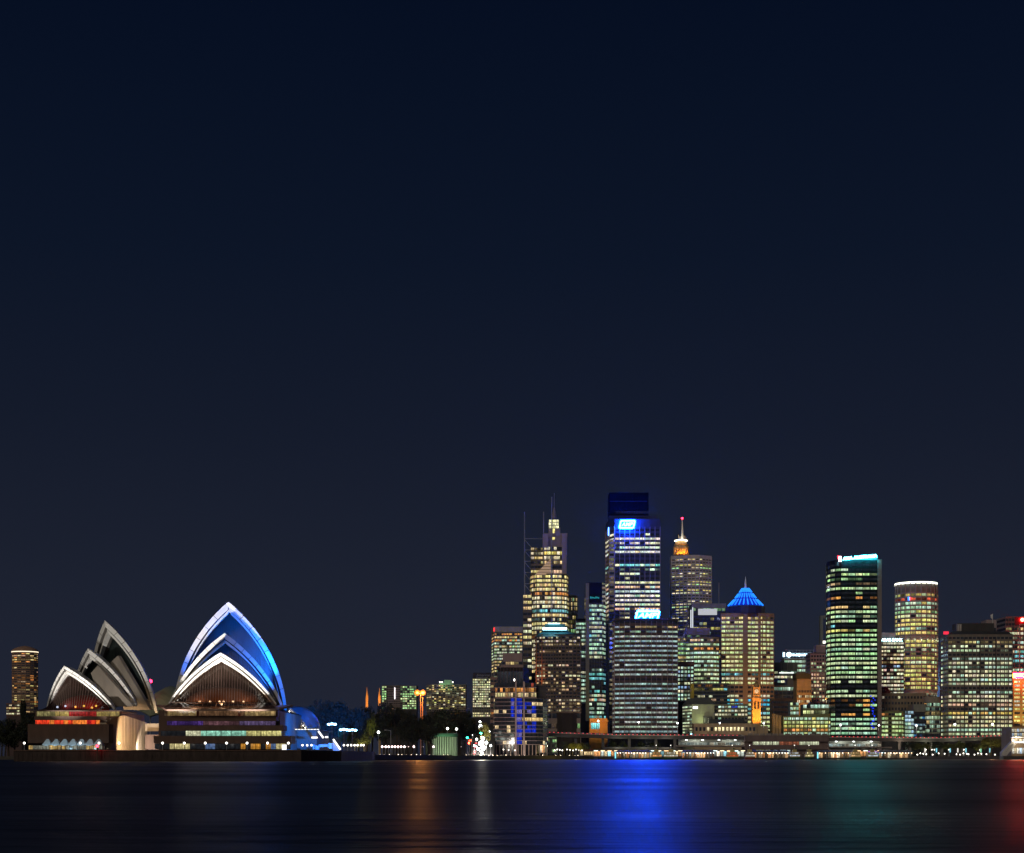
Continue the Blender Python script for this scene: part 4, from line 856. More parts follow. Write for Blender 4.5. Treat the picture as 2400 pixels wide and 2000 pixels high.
v = [P(1940, 1330, D + 14), P(1962, 1318, D + 1), P(2056, 1302, D + 1), P(2056, 1312, D + 1), P(1962, 1326, D + 1), P(1940, 1335, D + 14)]; v += [p + Vector((2, 4, 0)) for p in v]
ob('crown_screen', mesh('crown_screen', [p - ro for p in v], [(0, 1, 4, 5), (1, 2, 3, 4), (6, 11, 10, 7), (7, 10, 9, 8), (0, 6, 7, 1), (1, 7, 8, 2), (2, 8, 9, 3), (3, 9, 10, 4), (4, 10, 11, 5), (5, 11, 6, 0)], mat('crown panel', (.05, .10, .12))), rt)
TS = glow('teal white sign', (.04, .70, .85), 150)
t_ = text('sign_letters', 'AXA AUSTRALIA', 1976, 2055, 1299.5, 1306.5, D - 2, TS, rt, ro, .6)
for vv in t_.data.vertices: vv.co.z += (X(2055, D) - ro.x - vv.co.x) * -.085
box('sign_logo', (X(1965, D), X(1971, D), D - 2.5, D - 1.5, Z(1317, D), Z(1305, D)), glow('logo white', (1, .75, .85), 8), rt, ro)
box('logo_slash', (X(1962.5, D), X(1965, D), D - 2.5, D - 1.5, Z(1311, D), Z(1303.5, D)), glow('logo red', (1, .03, .05), 6), rt, ro)
for i in range(16): put_window(rt, ro, (X(2040 + R.uniform(0, 12), D), D - .6), Z(1630 + 5 * i + R.uniform(-2, 2), D), 0, R.uniform(.7, 2.2), 1.1, (.02, .08, 1.4), 'blue_lamp')
# -- bank building with white sign in front of the round tower
D = 1570
rt, ro, z0, fh = tower('office_block', 'office block with a short white-teal roof sign in front of the round tower', D, bx(2062, 2118, D, 24), [0, 7, 0], 1499, 1506, 1640, 15, office(72, .9, .75, [WHITE, (1, .95, .7), COOL], .5, 1.3, {3: (.6, PINK), 5: (.9, WARM), 6: (.5, (.5, .7, 1)), 7: (.9, (1, .8, .6))}), gdark, mat('dark olive spandrel', (.06, .065, .05)), .46, mat('dark olive spandrel', (.06, .065, .05)), .1)
part_tower(rt, ro, 2066, 2100, 1483, 1499, D + 8, 12, 1, 0, None, mauve, None, name='plant_room')
text('sign_letters', 'ARAB BANK', 2066, 2115, 1496.5, 1503.5, D - 1.4, glow('white teal sign', (.50, .95, 1.0), 9), rt, ro, .5)
# -- the round tower
D = 1640
rc = mat('pale round precast', (.36, .35, .33)); m1 = D / F
rows = {0: (.75, (1, .85, .3)), 1: (.35, RED), 2: (.95, (.7, 1, .75)), 3: (.7, (.7, 1, .75)), 4: (.95, (.6, 1, .5)), 5: (.85, (.9, .95, .55)), 6: (.95, YEL), 7: (.9, YEL), 8: (.6, COOL), 9: (.85, YEL), 10: (.95, WHITE), 11: (.85, YEL), 12: (.8, YEL)}
rt, ro, z0, fh = tower('office_tower', 'round tower with a bright white ring on top and yellow-lit floors', D, arc(2099, 2195, D, 12, -88, 88), [1] * 12, 1366, 1391, 1619, 23,
    office(73, .92, .82, [YEL, (1, .9, .35), YEL, (.8, 1, .6)], .5, 1.25, rows), dark, rc, .40, rc, .10, ts=.55, tp=1.0, blank=(10, ))
c0 = Vector((X(2147, D + 48 * m1), D + 48 * m1, 0)) - ro; m1 *= 1 + 48 / F
lathe('crown', [(47 * m1, Z(1391, D)), (48.6 * m1, Z(1387, D)), (47.6 * m1, Z(1369, D))], mat('crown louvre', (.20, .20, .19)), rt, c0, n=36)
for i in range(13):
    a = math.radians(-88 + 176 * i / 12); p = c0 + Vector((48.3 * m1 * math.sin(a), -48.3 * m1 * math.cos(a), 0))
    bar('crown_rib', p + Vector((0, 0, Z(1391, D))), p + Vector((0, 0, Z(1366, D))), .8, rc, rt, n=4)
lathe('crown_ring', [(48.8 * m1, Z(1367.5, D)), (48.8 * m1, Z(1363, D))], glow('ring light', (1, 1, .82), 3.2), rt, c0, n=48)
for y0, y1 in ((1490.5, 1499), (1617, 1627)): lathe('plant_floor', [(48.0 * m1, Z(y1, D)), (48.2 * m1, Z(y0, D))], mat('lit louvre', (.5, .5, .42)), rt, c0, n=36)
for i in range(9):
    a = math.radians(-72 + 144 * i / 8)
    for y in (1500, 1629): point('plant floor lamp', Vector((c0.x + ro.x + 50.5 * m1 * math.sin(a), c0.y + ro.y - 50.5 * m1 * math.cos(a), Z(y, D))), 160, (.9, 1, .62), .4)
box('floor_logo', (X(2129, D), X(2133, D), D + 1.8, D + 2.4, Z(1407, D), Z(1399, D)), glow('blue logo', (.02, .22, 1), 3), rt, ro)
box('floor_logo', (X(2133.1, D), X(2135.5, D), D + 1.6, D + 2.2, Z(1406, D), Z(1400, D)), glow('logo red', (1, .03, .05), 3), rt, ro)
# -- blocks below
D = 1500
rt, ro, z0, fh = tower('office_block', 'beige stone block with a dark red dome below the round tower', D, bx(2066, 2170, D, 24), [0, 14, 0], 1628, 1632, 1672, 3, office(74, .7, .3, [WARM, WHITE], .4, 1.1), dark, mat('beige block', (.30, .25, .18)), .55, mat('beige block', (.30, .25, .18)), .35)
lathe('dome', [(14 * D / F, Z(1628, D)), (13 * D / F, Z(1620, D)), (8 * D / F, Z(1612, D)), (.3, Z(1609, D))], mat('red dome', (.16, .035, .035)), rt, Vector((X(2079, D), D + 10, 0)) - ro, n=20)
D = 1462
tower('office_block', 'low olive block with rows of green windows right of the dark curved tower', D, bx(2066, 2121, D, 22), [0, 7, 0], 1669, 1672, 1730, 6, office(75, 1, .95, [(.75, 1, .45), (.8, 1, .6)], .55, 1.25, {0: (.8, ORA)}), dark, ol, .45, ol, .12, skip=lambda f, s, b: b == 2)
tower('office_block', 'narrow glass block with pale blue windows between two low office blocks', D - 6, bx(2121, 2142, D - 6, 20), [0, 3, 0], 1664, 1667, 1730, 7, office(76, 1, .9, [COOL, (.6, .85, 1)], .5, 1.1), gteal, slate, .3)
tower('office_block', 'dark block with deep blue ribbon windows below a blank grey plant room', D - 3, bx(2142, 2168, D - 3, 20), [0, 4, 0], 1651, 1672, 1730, 7, office(77, .9, .6, [(.1, .35, .8), (.5, .8, 1), COOL], .3, .9), gdark, dark, .4, None, capm=mat('plant grey', (.26, .27, .25)))
rt, ro, z0, fh = tower('office_block', 'rounded low block with slatted bands beside the tall grey quay tower', D + 4, arc(2165, 2206, D + 4, 6, -80, 60), [1, 1, 2, 2, 1, 1], 1633, 1648, 1730, 8, office(78, .8, .55, [WARM, (.8, 1, .7), COOL], .3, 1), gteal, mat('slat band', (.30, .29, .24)), .28, None, ts=.6, capm=mat('plant tan', (.32, .28, .24)))
# bright blue curved sliver between
sl = lathe('blue_lit_drum', [(12, LAND), (12, Z(1548, 1700))], mat('blue drum panel', (.2, .35, .6)), None, (X(2205, 1700), 1712, 0), n=20); tag(sl, 'pale blue lit drum glimpsed behind the round tower', 'building')
point('drum wash', P(2198, 1590, 1680), 9000, (.4, .7, 1), 1)
# -- tall grey quay tower on the right
D = 1440; gb = mat('taupe precast', (.235, .20, .175))
rows = {0: (0, WARM), 1: (.25, WARM), 2: (.6, (.9, 1, .66)), 3: (.5, (.85, 1, .7)), 4: (0, WARM), 5: (.8, COOL), 6: (.8, WHITE), 7: (.6, COOL), 8: (.75, WHITE), 9: (.85, WHITE), 10: (.7, COOL), 11: (.95, WHITE), 12: (0, WARM), 13: (.35, COOL), 14: (.85, WHITE), 15: (.9, WHITE), 16: (.75, PINK), 17: (.1, COOL), 18: (.85, (1, .72, .22))}
tower('office_tower', 'broad grey precast tower on the quay with square white windows and a flat dark roof', D, [(X(2206, D + 22), D + 22), (X(2222, D), D), (X(2373, D), D), (X(2373, D), D + 26)], [4, 16, 0], 1487, 1493, 1728, 24,
    office(79, 1, .88, [(1, .97, .62), (.9, 1, .62), COOL, (1, .92, .55)], .5, 1.2, rows, run=.35), dark, gb, .46, gb, .22, ts=.35, tp=.3, capm=gb)
rr_ = bpy.data.objects[[o.name for o in bpy.data.objects if o.name.startswith('office_tower')][-1]]; ro = Vector(rr_.location)
for px in (2260, 2296, 2333): box('dark_joint', (X(px - 1, D), X(px + 1, D), D - .75, D - .5, Z(1727, D), Z(1494, D)), dark, rr_, ro)
v = [P(2222, 1487, D + 1), P(2372, 1487, D + 1), P(2362, 1480, D + 12), P(2232, 1480, D + 12)]; v += [p + Vector((0, 8, -.5)) for p in v]
ob('roof', mesh('roof', [p - ro for p in v], [(0, 1, 2, 3), (7, 6, 5, 4), (0, 4, 5, 1), (1, 5, 6, 2), (2, 6, 7, 3), (3, 7, 4, 0)], roofm), rr_)
part_tower(rr_, ro, 2243, 2330, 1461, 1481, D + 14, 16, 1, 0, None, roofm, None, name='plant_room'); part_tower(rr_, ro, 2244, 2254, 1463, 1479, D + 12, 4, 1, 0, None, conc, None, name='stair_box')
for px in (2246, 2251): rod('louvre_post', px, 1464, 1479, D + 11, .35, white, rr_, ro)
box('corner_sign', (X(2216, D), X(2228, D), D + 6, D + 7, Z(1486, D), Z(1479, D)), glow('red corner sign', (1, .03, .07), 1.1), rr_, ro)
rod('flagpole', 2326.5, 1439, 1462, D + 15, .3, white, rr_, ro); ob('flag', mesh('flag', [P(2326, 1439, D + 15) - ro, P(2321.5, 1442, D + 15.6) - ro, P(2322, 1448, D + 14.6) - ro, P(2325.8, 1452, D + 15) - ro], [(0, 1, 2, 3)], white), rr_)
# -- far right buildings
D = 1700
tower('plant_block', 'plain grey slab end showing behind the flagpole', D, bx(2312, 2358, D, 20), [0, 6, 0], 1453, 1470, 1500, 2, office(80, .2, .2, [WARM]), mauve, None)
D = 1620; rw = {0: (0, WARM), 1: (0, RED), 2: (.3, WARM), 3: (.8, WHITE), 4: (.3, WHITE), 5: (.9, COOL), 6: (.8, WARM), 7: (.9, TEAL), 8: (.9, TEAL), 9: (.95, TEAL)}
rt, ro, z0, fh = tower('office_tower', 'cut-off tower at the frame edge with a red star-like logo on top', D, bx(2357, 2440, D, 30), [0, 12, 0], 1447, 1450, 1600, 14, office(81, .95, .8, [COOL, WHITE, TEAL], .5, 1.2, rw), gdark, mat('grey band', (.16, .15, .14)), .45, mat('grey band', (.16, .15, .14)), .1)
box('logo_panel', (X(2378, D), X(2440, D), D - 1, D - .6, Z(1465, D), Z(1447, D)), mat('dark red panel', (.12, .008, .015)), rt, ro)
o = lathe('logo_star', [(4.6 * D / F, 0), (4.6 * D / F, .8), (1.5 * D / F, 1.2)], glow('red star', (1, .03, .02), 60), rt, P(2396, 1453, D - 1.5) - ro, n=8, smooth=False); o.rotation_euler = (math.pi / 2, 0, 0)
box('roof_frame', (X(2386, D), X(2388, D), D - 3, D - 2, Z(1580, D), Z(1466, D)), conc, rt, ro); box('roof_frame', (X(2388, D) + .01, X(2440, D), D - 3, D - 2, Z(1466, D), Z(1464, D)), conc, rt, ro)
D = 1480; bg_ = mat('yellow render', (.40, .28, .12))
rt, ro, z0, fh = tower('hotel', 'yellow-rendered building at the frame edge under a red lettered sign', D, bx(2374, 2470, D, 30), [0, 5, 0], 1592, 1596, 1715, 13, office(82, .95, .9, [WARM, WHITE, YEL], .6, 1.3), dark, bg_, .5, bg_, .32)
RS = glow('red sign letters', (1, .30, .02), 40); RS2 = glow('red sign board', (1, .002, .010), 85)
box('sign_board', (X(2371, D), X(2470, D), D - 3, D - 2, Z(1590, D), Z(1577, D)), RS2, rt, ro)
text('sign_letters', 'george', 2373, 2412, 1579, 1589, D - 3.2, RS, rt, ro, .5)
point('sign wash', P(2392, 1597, D - 8), 6000, (1, .25, .05), 1); spot('street wash', P(2395, 1715, D - 20), P(2395, 1650, D), 30000, (1, .62, .2), 70)
# -- brown banded block with teal roof
D = 1425; bb = mat('brown balcony block', (.20, .145, .12)); 
pts = [(X(1256, D + 18), D + 18), (X(1258, D + 4), D + 4), (X(1271, D), D), (X(1297, D), D), (X(1316, D - 3), D - 3), (X(1342, D - 3), D - 3), (X(1360, D), D), (X(1360, D), D + 24)]
wp = [(1, .78, .45), (1, .7, .4), (1, .86, .6)]
rt, ro, z0, fh = tower('hotel', 'brown balconied hotel tower with a glowing teal hipped roof', D, pts, [0, 2, 4, 3, 3, 2, 0], 1487, 1493, 1672, 22, office(91, .85, .32, wp, .45, 1.2, {1: (.5, (1, .9, .7)), 8: (.7, (1, .9, .65)), 11: (.6, WHITE)}), mat('brown dark recess', (.03, .024, .022)), bb, .5, bb, .2, ts=.8, tp=.6)
part_tower(rt, ro, 1280, 1360, 1672, 1720, D - 1, 24, 6, 2, office(92, .8, .4, [GREEN, WHITE, PINK], .1, .5), mat('podium stone', (.30, .24, .22)), mat('podium stone', (.30, .24, .22)), .5, name='podium')
part_tower(rt, ro, 1285, 1305, 1722, 1768, D - 3, 10, 4, 4, office(93, 1, .5, [GREEN, WHITE], .2, .8), gdark, slate, .4, name='podium'); part_tower(rt, ro, 1305, 1362, 1722, 1768, D + 1, 10, 1, 0, None, mat('podium stone', (.30, .24, .22)), None, name='podium')
tr = mat('teal roof', (.05, .16, .20), .35)
def hip(nm, a, b, yb, c, d, yt, dd, m):
    v = [P(a, yb, D - dd), P(b, yb, D - dd), Vector((X(b, D), D + 24, Z(yb, D))), Vector((X(a, D), D + 24, Z(yb, D))), P(c, yt, D + 7), P(d, yt, D + 7), Vector((X(d, D), D + 16, Z(yt, D))), Vector((X(c, D), D + 16, Z(yt, D)))]
    return ob(nm, mesh(nm, [p - ro for p in v], [(0, 1, 5, 4), (1, 2, 6, 5), (2, 3, 7, 6), (3, 0, 4, 7), (4, 5, 6, 7)], m), rt)
hip('roof', 1254, 1364, 1492, 1271, 1331, 1480, 4.5, tr); hip('roof_tier', 1270, 1332, 1479, 1276, 1327, 1470, -4, tr); box('roof_cap', (X(1278, D), X(1326, D), D + 8, D + 16, Z(1470, D), Z(1461, D)), tr, rt, ro)
box('roof_light_bar', (X(1272, D), X(1328, D), D - 1, D, Z(1477, D), Z(1471.5, D)), glow('roof light bar', (.50, .92, 1.0), 6), rt, ro)
box('roof_light_bar', (X(1285, D), X(1312, D), D + 6.6, D + 7.2, Z(1461, D), Z(1459.4, D)), glow('roof light bar', (.50, .92, 1.0), 6), rt, ro)
spot('red stair light', P(1263, 1650, D - 26), P(1263, 1570, D + 2), 40000, (1, .28, .05), 26)
for sx_ in (1256.5, 1270): bar('lit_edge_strip', P(sx_, 1640, D - 1.6), P(sx_, 1487, D - 1.6), .35, mat('orange light tint', (.6, .25, .12)), rt, ro)  # orange light along the tower edges, put into the bar colour
# -- curved glass apartments on the promenade
D = 1205; mul = mat('mauve fin', (.34, .27, .28))
pts = [(X(1158, D + 26), D + 26), (X(1160, D + 2), D + 2), (X(1206, D), D), (X(1224, D), D), (X(1232, D), D), (X(1257, D + 2), D + 2), (X(1272, D + 8), D + 8), (X(1282, D + 20), D + 20), (X(1284, D + 32), D + 32)]
def blue(fi, si, bi):
    r = R.random()
    if si == 3 or (si == 1 and bi == 4 and fi < 5) or (si == 4 and (fi * 7 % 5) not in (0, 3) and fi < 11 and (bi + fi) % 4 < 3): return (.0, .035, .55) if r < .8 else (.2, .18, .45)
    if fi == 5 and si in (4, 5): return (1.1, .8, .35)
    return ((.9, .7, .4) if r > .92 else None)
pts = [pts[0], pts[1], pts[2], pts[3], pts[5], pts[6], pts[7], pts[8]]
rt, ro, z0, fh = tower('apartment_block', 'curved glass apartment block on the promenade with electric blue panels', D, pts, [1, 5, 1, 3, 2, 2, 1], 1636, 1637, 1746, 12,
    lambda f, s, b: blue(f, {1: 1, 2: 3, 3: 4, 4: 5, 5: 6, 6: 6, 0: 0}[s], b), gdark, mul, .14, None, ts=.9, tp=.5)
for px in (1209, 1228): box('fin', (X(px - 2, D), X(px + 2, D), D - 2.2, D - 1, LAND, Z(1598, D)), mul, rt, ro)
lt_ = office(94, 1, .85, [(1, .72, .3), (1, .85, .5), ORA], .3, 1.2, {0: (.1, RED), 1: (.45, ORA), 2: (.95, (1, .85, .45))})
part_tower(rt, ro, 1160, 1257, 1601, 1635.8, D + 3, 20, 16, 3, lt_, gdark, mul, .16, name='penthouse')
part_tower(rt, ro, 1254, 1280, 1607, 1636, D + 8, 20, 1, 0, None, dark, None, name='penthouse_side')
gl = office(95, 1, .8, [(1, .66, .30), (1, .52, .22), WHITE], .8, 2.2)
part_tower(rt, ro, 1162, 1282, 1747, 1767, D + 4, 14, 20, 1, gl, dark, None, .1, name='ground_floor')
for i in range(15): box('colonnade_pier', (X(1162 + 8.5 * i, D), X(1164 + 8.5 * i, D), D - .6, D + .8, LAND, Z(1746, D)), mat('podium stone', (.3, .24, .22)), rt, ro)
D = 1270
rt, ro, z0, fh = tower('office_block', 'dark finned block with a lilac plant room above the blue-panelled apartments', D, [(X(1166, D), D), (X(1226, D), D), (X(1240, D + 10), D + 10), (X(1240, D + 10), D + 26)], [8, 0, 0], 1565, 1566, 1640, 1, lambda f, s, b: None, mat('near black fins', (.022, .018, .026)), None, pier=mat('plum fin', (.14, .10, .12)), pw=.16, tp=.6)
part_tower(rt, ro, 1178, 1224, 1531, 1551, D + 4, 16, 1, 0, None, lilac, None, name='plant_room'); part_tower(rt, ro, 1174, 1226, 1551.5, 1564.5, D + 2, 18, 5, 1, office(96, 1, .25, [WARM], .4, .9), lilac, lilac, .5, name='plant_room')
ob('roof_lamp', BULB, rt, P(1205.5, 1594, D - 1.2) - ro, scale=(1.3, 1, 2.2))
tower('apartment_block', 'slim pink-brown block at the left edge of the blue-panelled apartments', 1300, bx(1150, 1164, 1300, 18), [0, 2, 0], 1590, 1594, 1745, 12, office(97, .3, .3, [ORA, WARM], .4, 1), mat('pink brown render', (.30, .20, .18)), mat('pink brown render', (.30, .20, .18)), .6, None)
# lit shop on the corner
D = 1400
rt = empty('corner_shop', (X(1402, D), D, LAND), 'orange-fronted corner building with teal shop window behind the viaduct', 'shop'); ro = Vector((X(1402, D), D, LAND))
box('wall', (X(1382, D), X(1424, D), D, D + 10, LAND, Z(1684, D)), mat('orange render', (.62, .26, .05)), rt, ro); box('canopy', (X(1381, D), X(1425, D), D - 3, D, Z(1692, D), Z(1689.5, D)), mat('orange render', (.62, .26, .05)), rt, ro)
for i in range(3): put_window(rt, ro, (X(1388 + 7 * i, D), D - .1), Z(1702, D), 0, 2.4, 5.5, (.3, .9, .9))
for px in (1390, 1412): spot('shop light', P(px, 1690, D - 12), P(px, 1694, D), 2200, (1, .55, .15), 110)
ORD = 'first second third fourth fifth sixth seventh eighth ninth tenth eleventh twelfth thirteenth fourteenth fifteenth sixteenth seventeenth eighteenth nineteenth twentieth twenty-first twenty-second'.split()
def ordinals(group, what='from the left'):
    """things in a row that only their place tells apart: label each by its place"""
    L = sorted((o for o in COL.objects if o.parent is None and o.get('group') == group), key=lambda o: o.location.x / o.location.y)
    for i, o in enumerate(L): o['label'] = o['label'] + ', ' + ORD[i] + ' ' + what
# ================================================================ trees
def leaf_mat(name, col):
    m = mat(name, col, .7, var=.45, scale=1.2); return m
def crown_mesh(name, seed, n, m, squash=.8):
    """leaf-sized faces gathered in clumps through the crown's volume; unit radius"""
    r = random.Random(seed); v, f = [], []
    clumps = []
    for _ in range(16):
        th, u = r.uniform(0, 6.28), r.uniform(-.5, 1); rad = r.uniform(.35, .78)
        s = math.sqrt(max(0, 1 - u * u)); clumps.append((Vector((rad * s * math.cos(th), rad * s * math.sin(th), rad * u * squash)), r.uniform(.2, .42)))
    for i in range(n):
        c, s = r.choice(clumps); d = Vector((r.gauss(0, 1), r.gauss(0, 1), r.gauss(0, .8))).normalized() * s * r.uniform(.55, 1.0)
        p = c + d; a = Vector((r.gauss(0, 1), r.gauss(0, 1), r.gauss(0, 1))).normalized(); b = a.orthogonal().normalized()
        q = r.uniform(.035, .07); k = len(v); cc = a.cross(b)
        v += [p + b * q, p + cc * q * .6, p - b * q, p - cc * q * .6]; f.append((k, k + 1, k + 2, k + 3))
    return mesh(name, v, f, m)
def trunk_mesh(name, seed):
    r = random.Random(seed); v, f = [], []
    def limb(a, b, r0, r1):
        d = (b - a); q = d.to_track_quat('Z', 'Y'); k = len(v)
        for p, rr_ in ((a, r0), (b, r1)):
            for i in range(6): v.append(p + q @ Vector((rr_ * math.cos(i * 1.0472), rr_ * math.sin(i * 1.0472), 0)))
        for i in range(6): f.append((k + i, k + (i + 1) % 6, k + 6 + (i + 1) % 6, k + 6 + i))
    top = Vector((r.uniform(-.05, .05), r.uniform(-.05, .05), .5)); limb(Vector((0, 0, 0)), top, .055, .036)
    for i in range(6):
        a = i * 1.05 + r.uniform(-.3, .3); limb(top * r.uniform(.75, 1), top + Vector((.3 * math.cos(a), .3 * math.sin(a), r.uniform(.2, .42))), .026, .008)
    return mesh(name, v, f, tree_bark)
DK = leaf_mat('dark foliage', (.030, .038, .022)); GRN = leaf_mat('green foliage', (.085, .095, .025)); YG = leaf_mat('plane tree foliage', (.12, .115, .025))
CR = {k: [crown_mesh('crown', 100 + 7 * i + j, 2600, m) for i in range(3)] for j, (k, m) in enumerate((('dk', DK), ('gr', GRN), ('yg', YG)))}
TRK = [trunk_mesh('trunk', i) for i in range(3)]
ntree = 0
def tree(px, ytop, wpx, D, kind, label, group=None, base=LAND, name='tree'):
    global ntree
    ntree += 1; h = Z(ytop, D) - base; w_ = wpx * D / F / 2; i = ntree % 3
    t = empty(name, (X(px, D), D, base), label, 'tree', group, R.uniform(0, 6.28))
    ob('trunk', TRK[i], t, scale=(w_ * 1.2, w_ * 1.2, h)); zc = .62 * h
    ob('crown', CR[kind][(ntree * 2) % 3], t, (0, 0, zc), scale=(w_, w_, h * .46)); return t
# dark garden mass behind the opera house
gar = [(722, 1640, 70, 990), (762, 1633, 66, 1020), (805, 1638, 70, 1010), (840, 1646, 60, 1000), (872, 1650, 56, 1040), (905, 1641, 58, 1060), (938, 1646, 50, 1040), (930, 1662, 70, 1000), (968, 1668, 60, 1020), (1000, 1664, 64, 1030), (1040, 1656, 80, 1060), (1078, 1660, 70, 1080), (1102, 1674, 50, 1090), (860, 1680, 60, 970), (900, 1690, 60, 960), (800, 1690, 60, 960), (990, 1695, 60, 985), (1055, 1700, 60, 1090), (1008, 1705, 50, 1090), (760, 1690, 50, 965), (955, 1700, 60, 980)]
for i, (px, yt, wp_, D) in enumerate(gar):
    tree(px, yt, wp_ * 1.25, D, 'dk', 'dark rounded garden tree behind the promenade lamps', 'dark garden trees', name='garden_tree')
for i, (px, yt, wp_, D) in enumerate([(4, 1690, 50, 1290), (34, 1680, 52, 1270), (66, 1668, 50, 1280), (84, 1680, 40, 1275), (20, 1705, 50, 1262), (52, 1700, 50, 1260), (12, 1720, 50, 1256), (-12, 1684, 50, 1300)]):
    tree(px, yt, wp_ * 1.2, D, 'dk', 'dark shoreline tree below the lone round tower', 'dark shoreline trees', name='shore_tree')
tree(54, 1632, 22, 1320, 'dk', 'tall thin dark pine before the lone round tower', name='pine_tree')
tree(866, 1672, 34, 940, 'gr', 'yellow-green lit tree top standing clear of the dark gardens')
tree(853, 1718, 44, 900, 'gr', 'lamp-lit bushy tree at the end of the promenade lamps')
tree(832, 1728, 34, 895, 'yg', 'low lamp-lit bush left of the bushy promenade tree', name='bush')
tree(806, 1698, 30, 905, 'gr', 'pinkish lit small tree beside the blue-white light masts')
for i, px in enumerate((1322, 1342, 1358, 1374)):
    tree(px, 1736 + (i % 2) * 3, 30, 1215, 'yg' if i in (1, 2) else 'dk', ['dim tree left of the glowing yellow trees on the promenade', 'glowing yellow-green tree on the promenade', 'brightest yellow-green tree next to the wharf roof', 'dark tree between yellow trees and wharf roof'][i], 'promenade trees')
tree(1136, 1690, 40, 1150, 'yg', 'brown street-lit tree beside the slim pink-brown block')
for px in (1440, 1462, 1500, 1532):
    tree(px, 1735, 32, 1395, 'gr', 'dim street tree under the viaduct', 'trees under the viaduct')
for i, px in enumerate((2130, 2152, 2176, 2200, 2222, 2246, 2270, 2292)):
    tree(px, 1736 + (i * 7 % 5), 34, 1352, 'gr' if i % 3 else 'dk', 'leafy tree among lamps before the grey tower', 'right quay trees')
tree(2322, 1722, 52, 1330, 'yg', 'big yellow-green tree at the foot of the white stair')
tree(2298, 1740, 36, 1335, 'gr', 'smaller tree left of the big yellow-green tree')
# ================================================================ lamps
POSTM = mesh('post', boxv(-.09, .09, -.09, .09, 0, 1), BOXF, steel)
LSPEC = {'warm': glow('lamp globe', (1, .93, .82), 4), 'pink': glow('pink lamp', (1, .72, .70), 6), 'star': glow('mast lamp', (.92, 1, .92), 12), 'blue': glow('blue lamp', (.25, .62, 1), 12), 'sod': glow('sodium lamp', (1, .20, .014), 48)}
LM = {}
for k, m in LSPEC.items(): LM[k] = BULB.copy(); LM[k].materials[0] = m
def lamp(px, py, D, base, label, group=None, kind='warm', s=1.0, name='street_lamp', rpost=1.0):
    p = P(px, py, D); r = empty(name, (p.x, D, base), label, 'street lamp', group)
    ob('post', POSTM, r, scale=(rpost, rpost, p.z - base)); ob('globe', LM[kind], r, (0, 0, p.z - base), scale=(s, s, s)); return r
for px in (57, 188, 232, 279, 381, 432, 481, 531, 579, 627, 676): lamp(px, 1742, 660, BW, 'white globe lamp along the halls sea wall', 'broadwalk globe lamps')
for px in (709, 720, 730, 806, 815, 823, 831, 838, 846, 852): lamp(px, 1747, 700, BW, 'white globe lamp by the lit steps', 'corner globe lamps', s=.9)
for px in (895.7, 904, 911, 919, 926, 933, 940, 948, 956, 970, 990, 1016, 1045, 1079, 1117): lamp(px, 1750.5, 930 + max(0, px - 900) * .9, LAND, 'bright pinkish globe lamp below the gardens', 'garden promenade lamps', 'pink', 1.25)
for i, px in enumerate((1180, 1192, 1207, 1246, 1279, 1300, 1306, 1312, 1318, 1329, 1336, 1343, 1350, 1357, 1364)): lamp(px, 1757 + (i % 3), 1180 + (px - 1180) * .45, LAND, 'white promenade lamp below the blue-panelled apartments', 'east promenade lamps', s=1.0)
for i, px in enumerate((2150, 2157, 2164, 2171, 2186, 2200, 2214, 2242, 2250, 2258, 2266, 2270, 2284, 2292, 2300, 2312, 2332)): lamp(px, 1769 - (i * 3 % 4), 1334, LAND, 'white globe lamp among trees before the grey tower', 'right quay lamps', s=1.1)
for i, px in enumerate((2170, 2184, 2190, 2224, 2259, 2296)): lamp(px, 1757.5, 1336, LAND, 'taller white lamp above the grey tower globe lamps', 'right quay mast lamps', s=1.0)
for px, py, D, lb in ((1049, 1708, 1040, 'white mast lamp directly above the green-lit rotunda'), (1070, 1709, 1045, 'white mast lamp at the right edge of the green-lit rotunda'), (887, 1716.5, 950, 'single white lamp in the dark gardens right of the bushy tree')):
    lamp(px, py, D, LAND, lb, 'garden mast lamps', 'star', 1.5, 'mast_lamp')
for x0, y0, lb in ((770, 1698, 'light mast with blue-white lamps nearest the blue shell'), (798, 1711, 'lower light mast with blue-white lamps beside the pinkish tree'), (818, 1712, 'rightmost blue-white light mast at the forecourt')):
    D = 830; r = empty('light_mast', (X(x0 + 8, D), D, LAND), lb, 'light mast', 'forecourt light masts'); ro = Vector((X(x0 + 8, D), D, LAND))
    bar('post', (X(x0 + 8, D), D, LAND), P(x0 + 8, y0, D), .22, redbrick, r, ro); bar('arm', P(x0, y0 + 1, D), P(x0 + 17, y0 + 1, D), .18, steel, r, ro)
    for k in range(3): ob('lamp_head', LM['blue'], r, P(x0 + 1 + 7 * k, y0 - (k == 1), D) - ro, scale=(1.9, 1.2, 1.2))
# tall sodium masts, the orange star in the picture
D = 1110; r = empty('sodium_mast', (X(988, D), D, LAND), 'tall mast with blazing orange sodium lamps above the dark gardens', 'light mast'); ro = Vector((X(988, D), D, LAND))
for px, y in ((986, 1622), (990.5, 1634)): bar('post', (X(px, D), D, LAND), P(px, y, D), .28, mat('rusty painted steel', (.34, .18, .09)), r, ro)
bar('arm', P(978, 1626, D), P(991, 1626, D), .14, steel, r, ro)
for px, s in ((978, 1.6), (991, 2.2)): ob('lamp_head', LM['sod'], r, P(px, 1624, D - .5) - ro, scale=(s, s, s * .8))
for px in (978, 991): ob('lamp_halo', (lambda b: (b.materials.__setitem__(0, glow('sodium halo', (1, .24, .025), 1.5)), b)[1])(BULB.copy()), r, P(px, 1624, D + 1.2) - ro, scale=(4.4, 2, 4.4))  # added glowing spheres stand in for orange flare around the lamp heads
